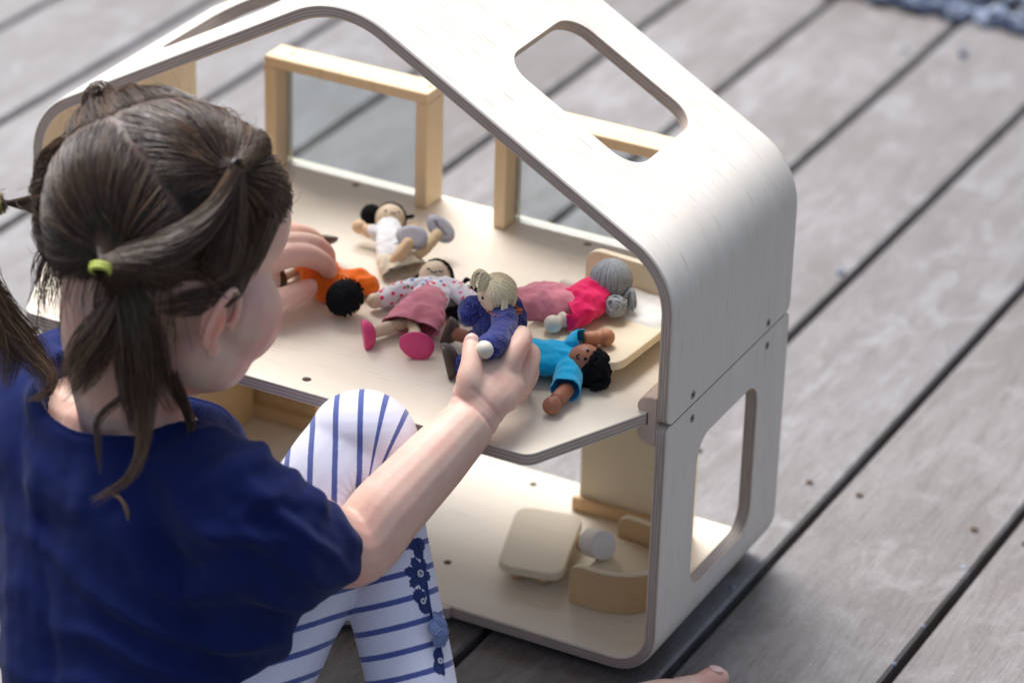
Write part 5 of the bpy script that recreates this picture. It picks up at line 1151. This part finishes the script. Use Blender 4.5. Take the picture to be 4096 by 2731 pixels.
# pigtail at the back, its fan and the long curl
A0 = tA+(tA-HO).normalized()*.002
lock([A0, (-0.2828,-0.3374,0.4440), (-0.2819,-0.3453,0.4234), (-0.2973,-0.3500,0.3967), (-0.3120,-0.3494,0.3676), (-0.3248,-0.3487,0.3475)], 260, .0045, .016, wave=.002)
lock([A0, (-0.2800,-0.3395,0.4422), (-0.2675,-0.3460,0.4205), (-0.2624,-0.3496,0.3885), (-0.2579,-0.3521,0.3589), (-0.2582,-0.3540,0.3347)], 420, .0045, .0145, wave=.002)
lock([A0, (-0.2795,-0.3356,0.4441), (-0.2633,-0.3355,0.4239), (-0.2580,-0.3307,0.3951), (-0.2572,-0.3236,0.3636), (-0.2539,-0.3137,0.3346)], 130, .0045, .010, wave=.002)
lock([(-0.2581,-0.3507,0.3831), (-0.2499,-0.3578,0.3532), (-0.2483,-0.3652,0.3286), (-0.2519,-0.3762,0.3132), (-0.2623,-0.3874,0.3032), (-0.2722,-0.3963,0.2967)], 60, .0095, .0034, tint=(.5, 1), cut=.45, frizz=.0006, wave=.0012)
lock([(-0.2623,-0.3874,0.3032), (-0.2530,-0.3869,0.3003), (-0.2468,-0.3887,0.2940), (-0.2438,-0.3913,0.2871)], 26, .001, .0012, tint=(.7, 1), cut=.1)
lock([(-0.2657,-0.3513,0.3671), (-0.2810,-0.3693,0.3499), (-0.2771,-0.3772,0.3333), (-0.2702,-0.3850,0.3141)], 24, .004, .003, cut=.5); lock([(-0.2537,-0.3184,0.3693), (-0.2481,-0.3106,0.3456), (-0.2431,-0.3073,0.3254), (-0.2427,-0.3129,0.3155)], 60, .006, .004)
# pigtail at the far side, falling over the shoulder
B0 = tB-CR*.001
lock([B0, (-0.4387,-0.2827,0.4396), (-0.4371,-0.3015,0.4173), (-0.4195,-0.3109,0.3861), (-0.3961,-0.3122,0.3638), (-0.3724,-0.3165,0.3466), (-0.3535,-0.3258,0.3360)], 300, .005, .014, wave=.002)
lock([B0, (-0.4404,-0.2862,0.4353), (-0.4298,-0.3061,0.4031), (-0.4092,-0.3123,0.3749), (-0.3957,-0.3205,0.3494), (-0.3924,-0.3324,0.3264)], 260, .005, .014, wave=.002)
lock([(-0.3818,-0.3164,0.3549), (-0.3549,-0.3223,0.3431), (-0.3557,-0.3304,0.3302), (-0.3699,-0.3355,0.3231)], 40, .008, .004, tint=(.6, 1))
# rolled twist on the near side and the hair swept on from it
lock([sf(hp(.040, .030, .074), .000), sf(hp(.030, .046, .068), .003), sf(hp(.010, .062, .060), .006), tC+(tC-HO).normalized()*.001], 330, .0115, .0070, twist=5, cut=.03)
lock([tC, sf(hp(-.020, .075, .020), .010), sf(hp(-.035, .075, -.005), .010), sf(hp(-.060, .068, -.030), .012), tA], 460, .006, .015, cut=.02, twist=1.5)
lock([tC, sf(hp(-.008, .08, .015), .008), sf(hp(-.004, .08, -.015), .006), sf(hp(-.010, .08, -.040), .004)], 200, .005, .015, cut=.3)
lock([sf(hp(.03, .07, .02), .003), sf(hp(.028, .075, -.01), .004), sf(hp(.030, .078, -.035), .003)], 120, .012, .008, cut=.5)
lock([sf(hp(.022, .074, .016), .002), sf(hp(.022, .078, -.020), .005), sf(hp(.012, .080, -.040), .0125), sf(hp(-.012, .078, -.058), .0115), sf(hp(-.030, .07, -.085), .006)], 150, .005, .010, cut=.4)
lock([sf(hp(.026, .072, .0), .002), sf(hp(.028, .075, -.032), .003), sf(hp(.028, .075, -.060), .002)], 36, .004, .004, cut=.6)
# small topknot at the far side
lock([sf((-0.3684,-0.2124,0.5081), .002), tD+CU*.004, (-0.3843,-0.2110,0.5243), (-0.3849,-0.2213,0.5182), (-0.3835,-0.2277,0.5104)], 240, .010, .006, cut=.1)
# flyaway hairs along the outline
n = 420; Dn = rng.normal(size=(4000, 3)); Dn /= np.linalg.norm(Dn, axis=1)[:, None]; Ln = Dn@Hm.T; Dn = Dn[(Ln[:, 2] > hairline(Ln[:, 0], Ln[:, 1], Ln[:, 2]))][:n]
A = np.zeros((len(Dn), 9, 3))
for i, d in enumerate(Dn):
    td = tdir[region(d[None])[0][0]]; tg = td-d*(td@d); tg /= np.linalg.norm(tg)+1e-6; tg = tg+rng.normal(0, .5, 3); L = rng.uniform(.008, .026); t = np.linspace(0, 1, 9)
    A[i] = np.array(HO)+d*(rscalp(d)+.003)+np.outer(t*L, tg*.8)+np.outer(np.sin(t*2.4)*L*rng.uniform(.05, .32)-t**2*L*.25, d)
strands(A, rng.uniform(.00009, .00016, len(A)), rng.uniform(.5, 1, len(A)))
SV = np.concatenate(SV)-np.array(base(child)); SF = np.concatenate(SF); ST = np.concatenate(ST)
me = bpy.data.meshes.new('hair'); me.vertices.add(len(SV)); me.vertices.foreach_set('co', SV.astype(np.float32).ravel()); me.loops.add(SF.size); me.loops.foreach_set('vertex_index', SF.astype(np.int32).ravel())
me.polygons.add(len(SF)); me.polygons.foreach_set('loop_start', np.arange(0, SF.size, 4, dtype=np.int32)); me.polygons.foreach_set('use_smooth', np.ones(len(SF), bool)); me.update(calc_edges=True); fattr(me, 'tint', ST)
M_hair.node_tree.nodes['Principled BSDF'].inputs['Roughness'].default_value = .33; M_hair.node_tree.nodes['Principled BSDF'].inputs['Specular IOR Level'].default_value = .65; q = N(M_hair); ta = q.attr('tint'); q.col(q.ramp(ta.outputs['Fac'], [(0, (.030, .017, .010)), (.55, (.098, .056, .034)), (1, (.25, .145, .080))]))
link('hair', me, M_hair, child)
M_tie = mat('yellow_green_elastic', (.50, .56, .10), .5, .4)
for t, ax_, r in ((A0+(tA-HO).normalized()*.001, (tA-HO).normalized()*.5-CU*.9, .0066), (tB-CR*.004, -CR-CU*.2, .0066), (tC, HR+HU*.3, .0058)):
    ax_ = Vector(ax_).normalized(); u = ax_.orthogonal().normalized(); w = ax_.cross(u); g = G()
    for z in ((0,) if t is tC else (-.0014, .0014)): tube(g, [t+ax_*z+(u*math.cos(a*math.pi/10)+w*math.sin(a*math.pi/10))*r for a in range(21)], .0019, 8, spl=False)
    if t is tC: g.build('hair_tie', M_hair, child)
    else: g.build('hair_tie', M_tie, child)
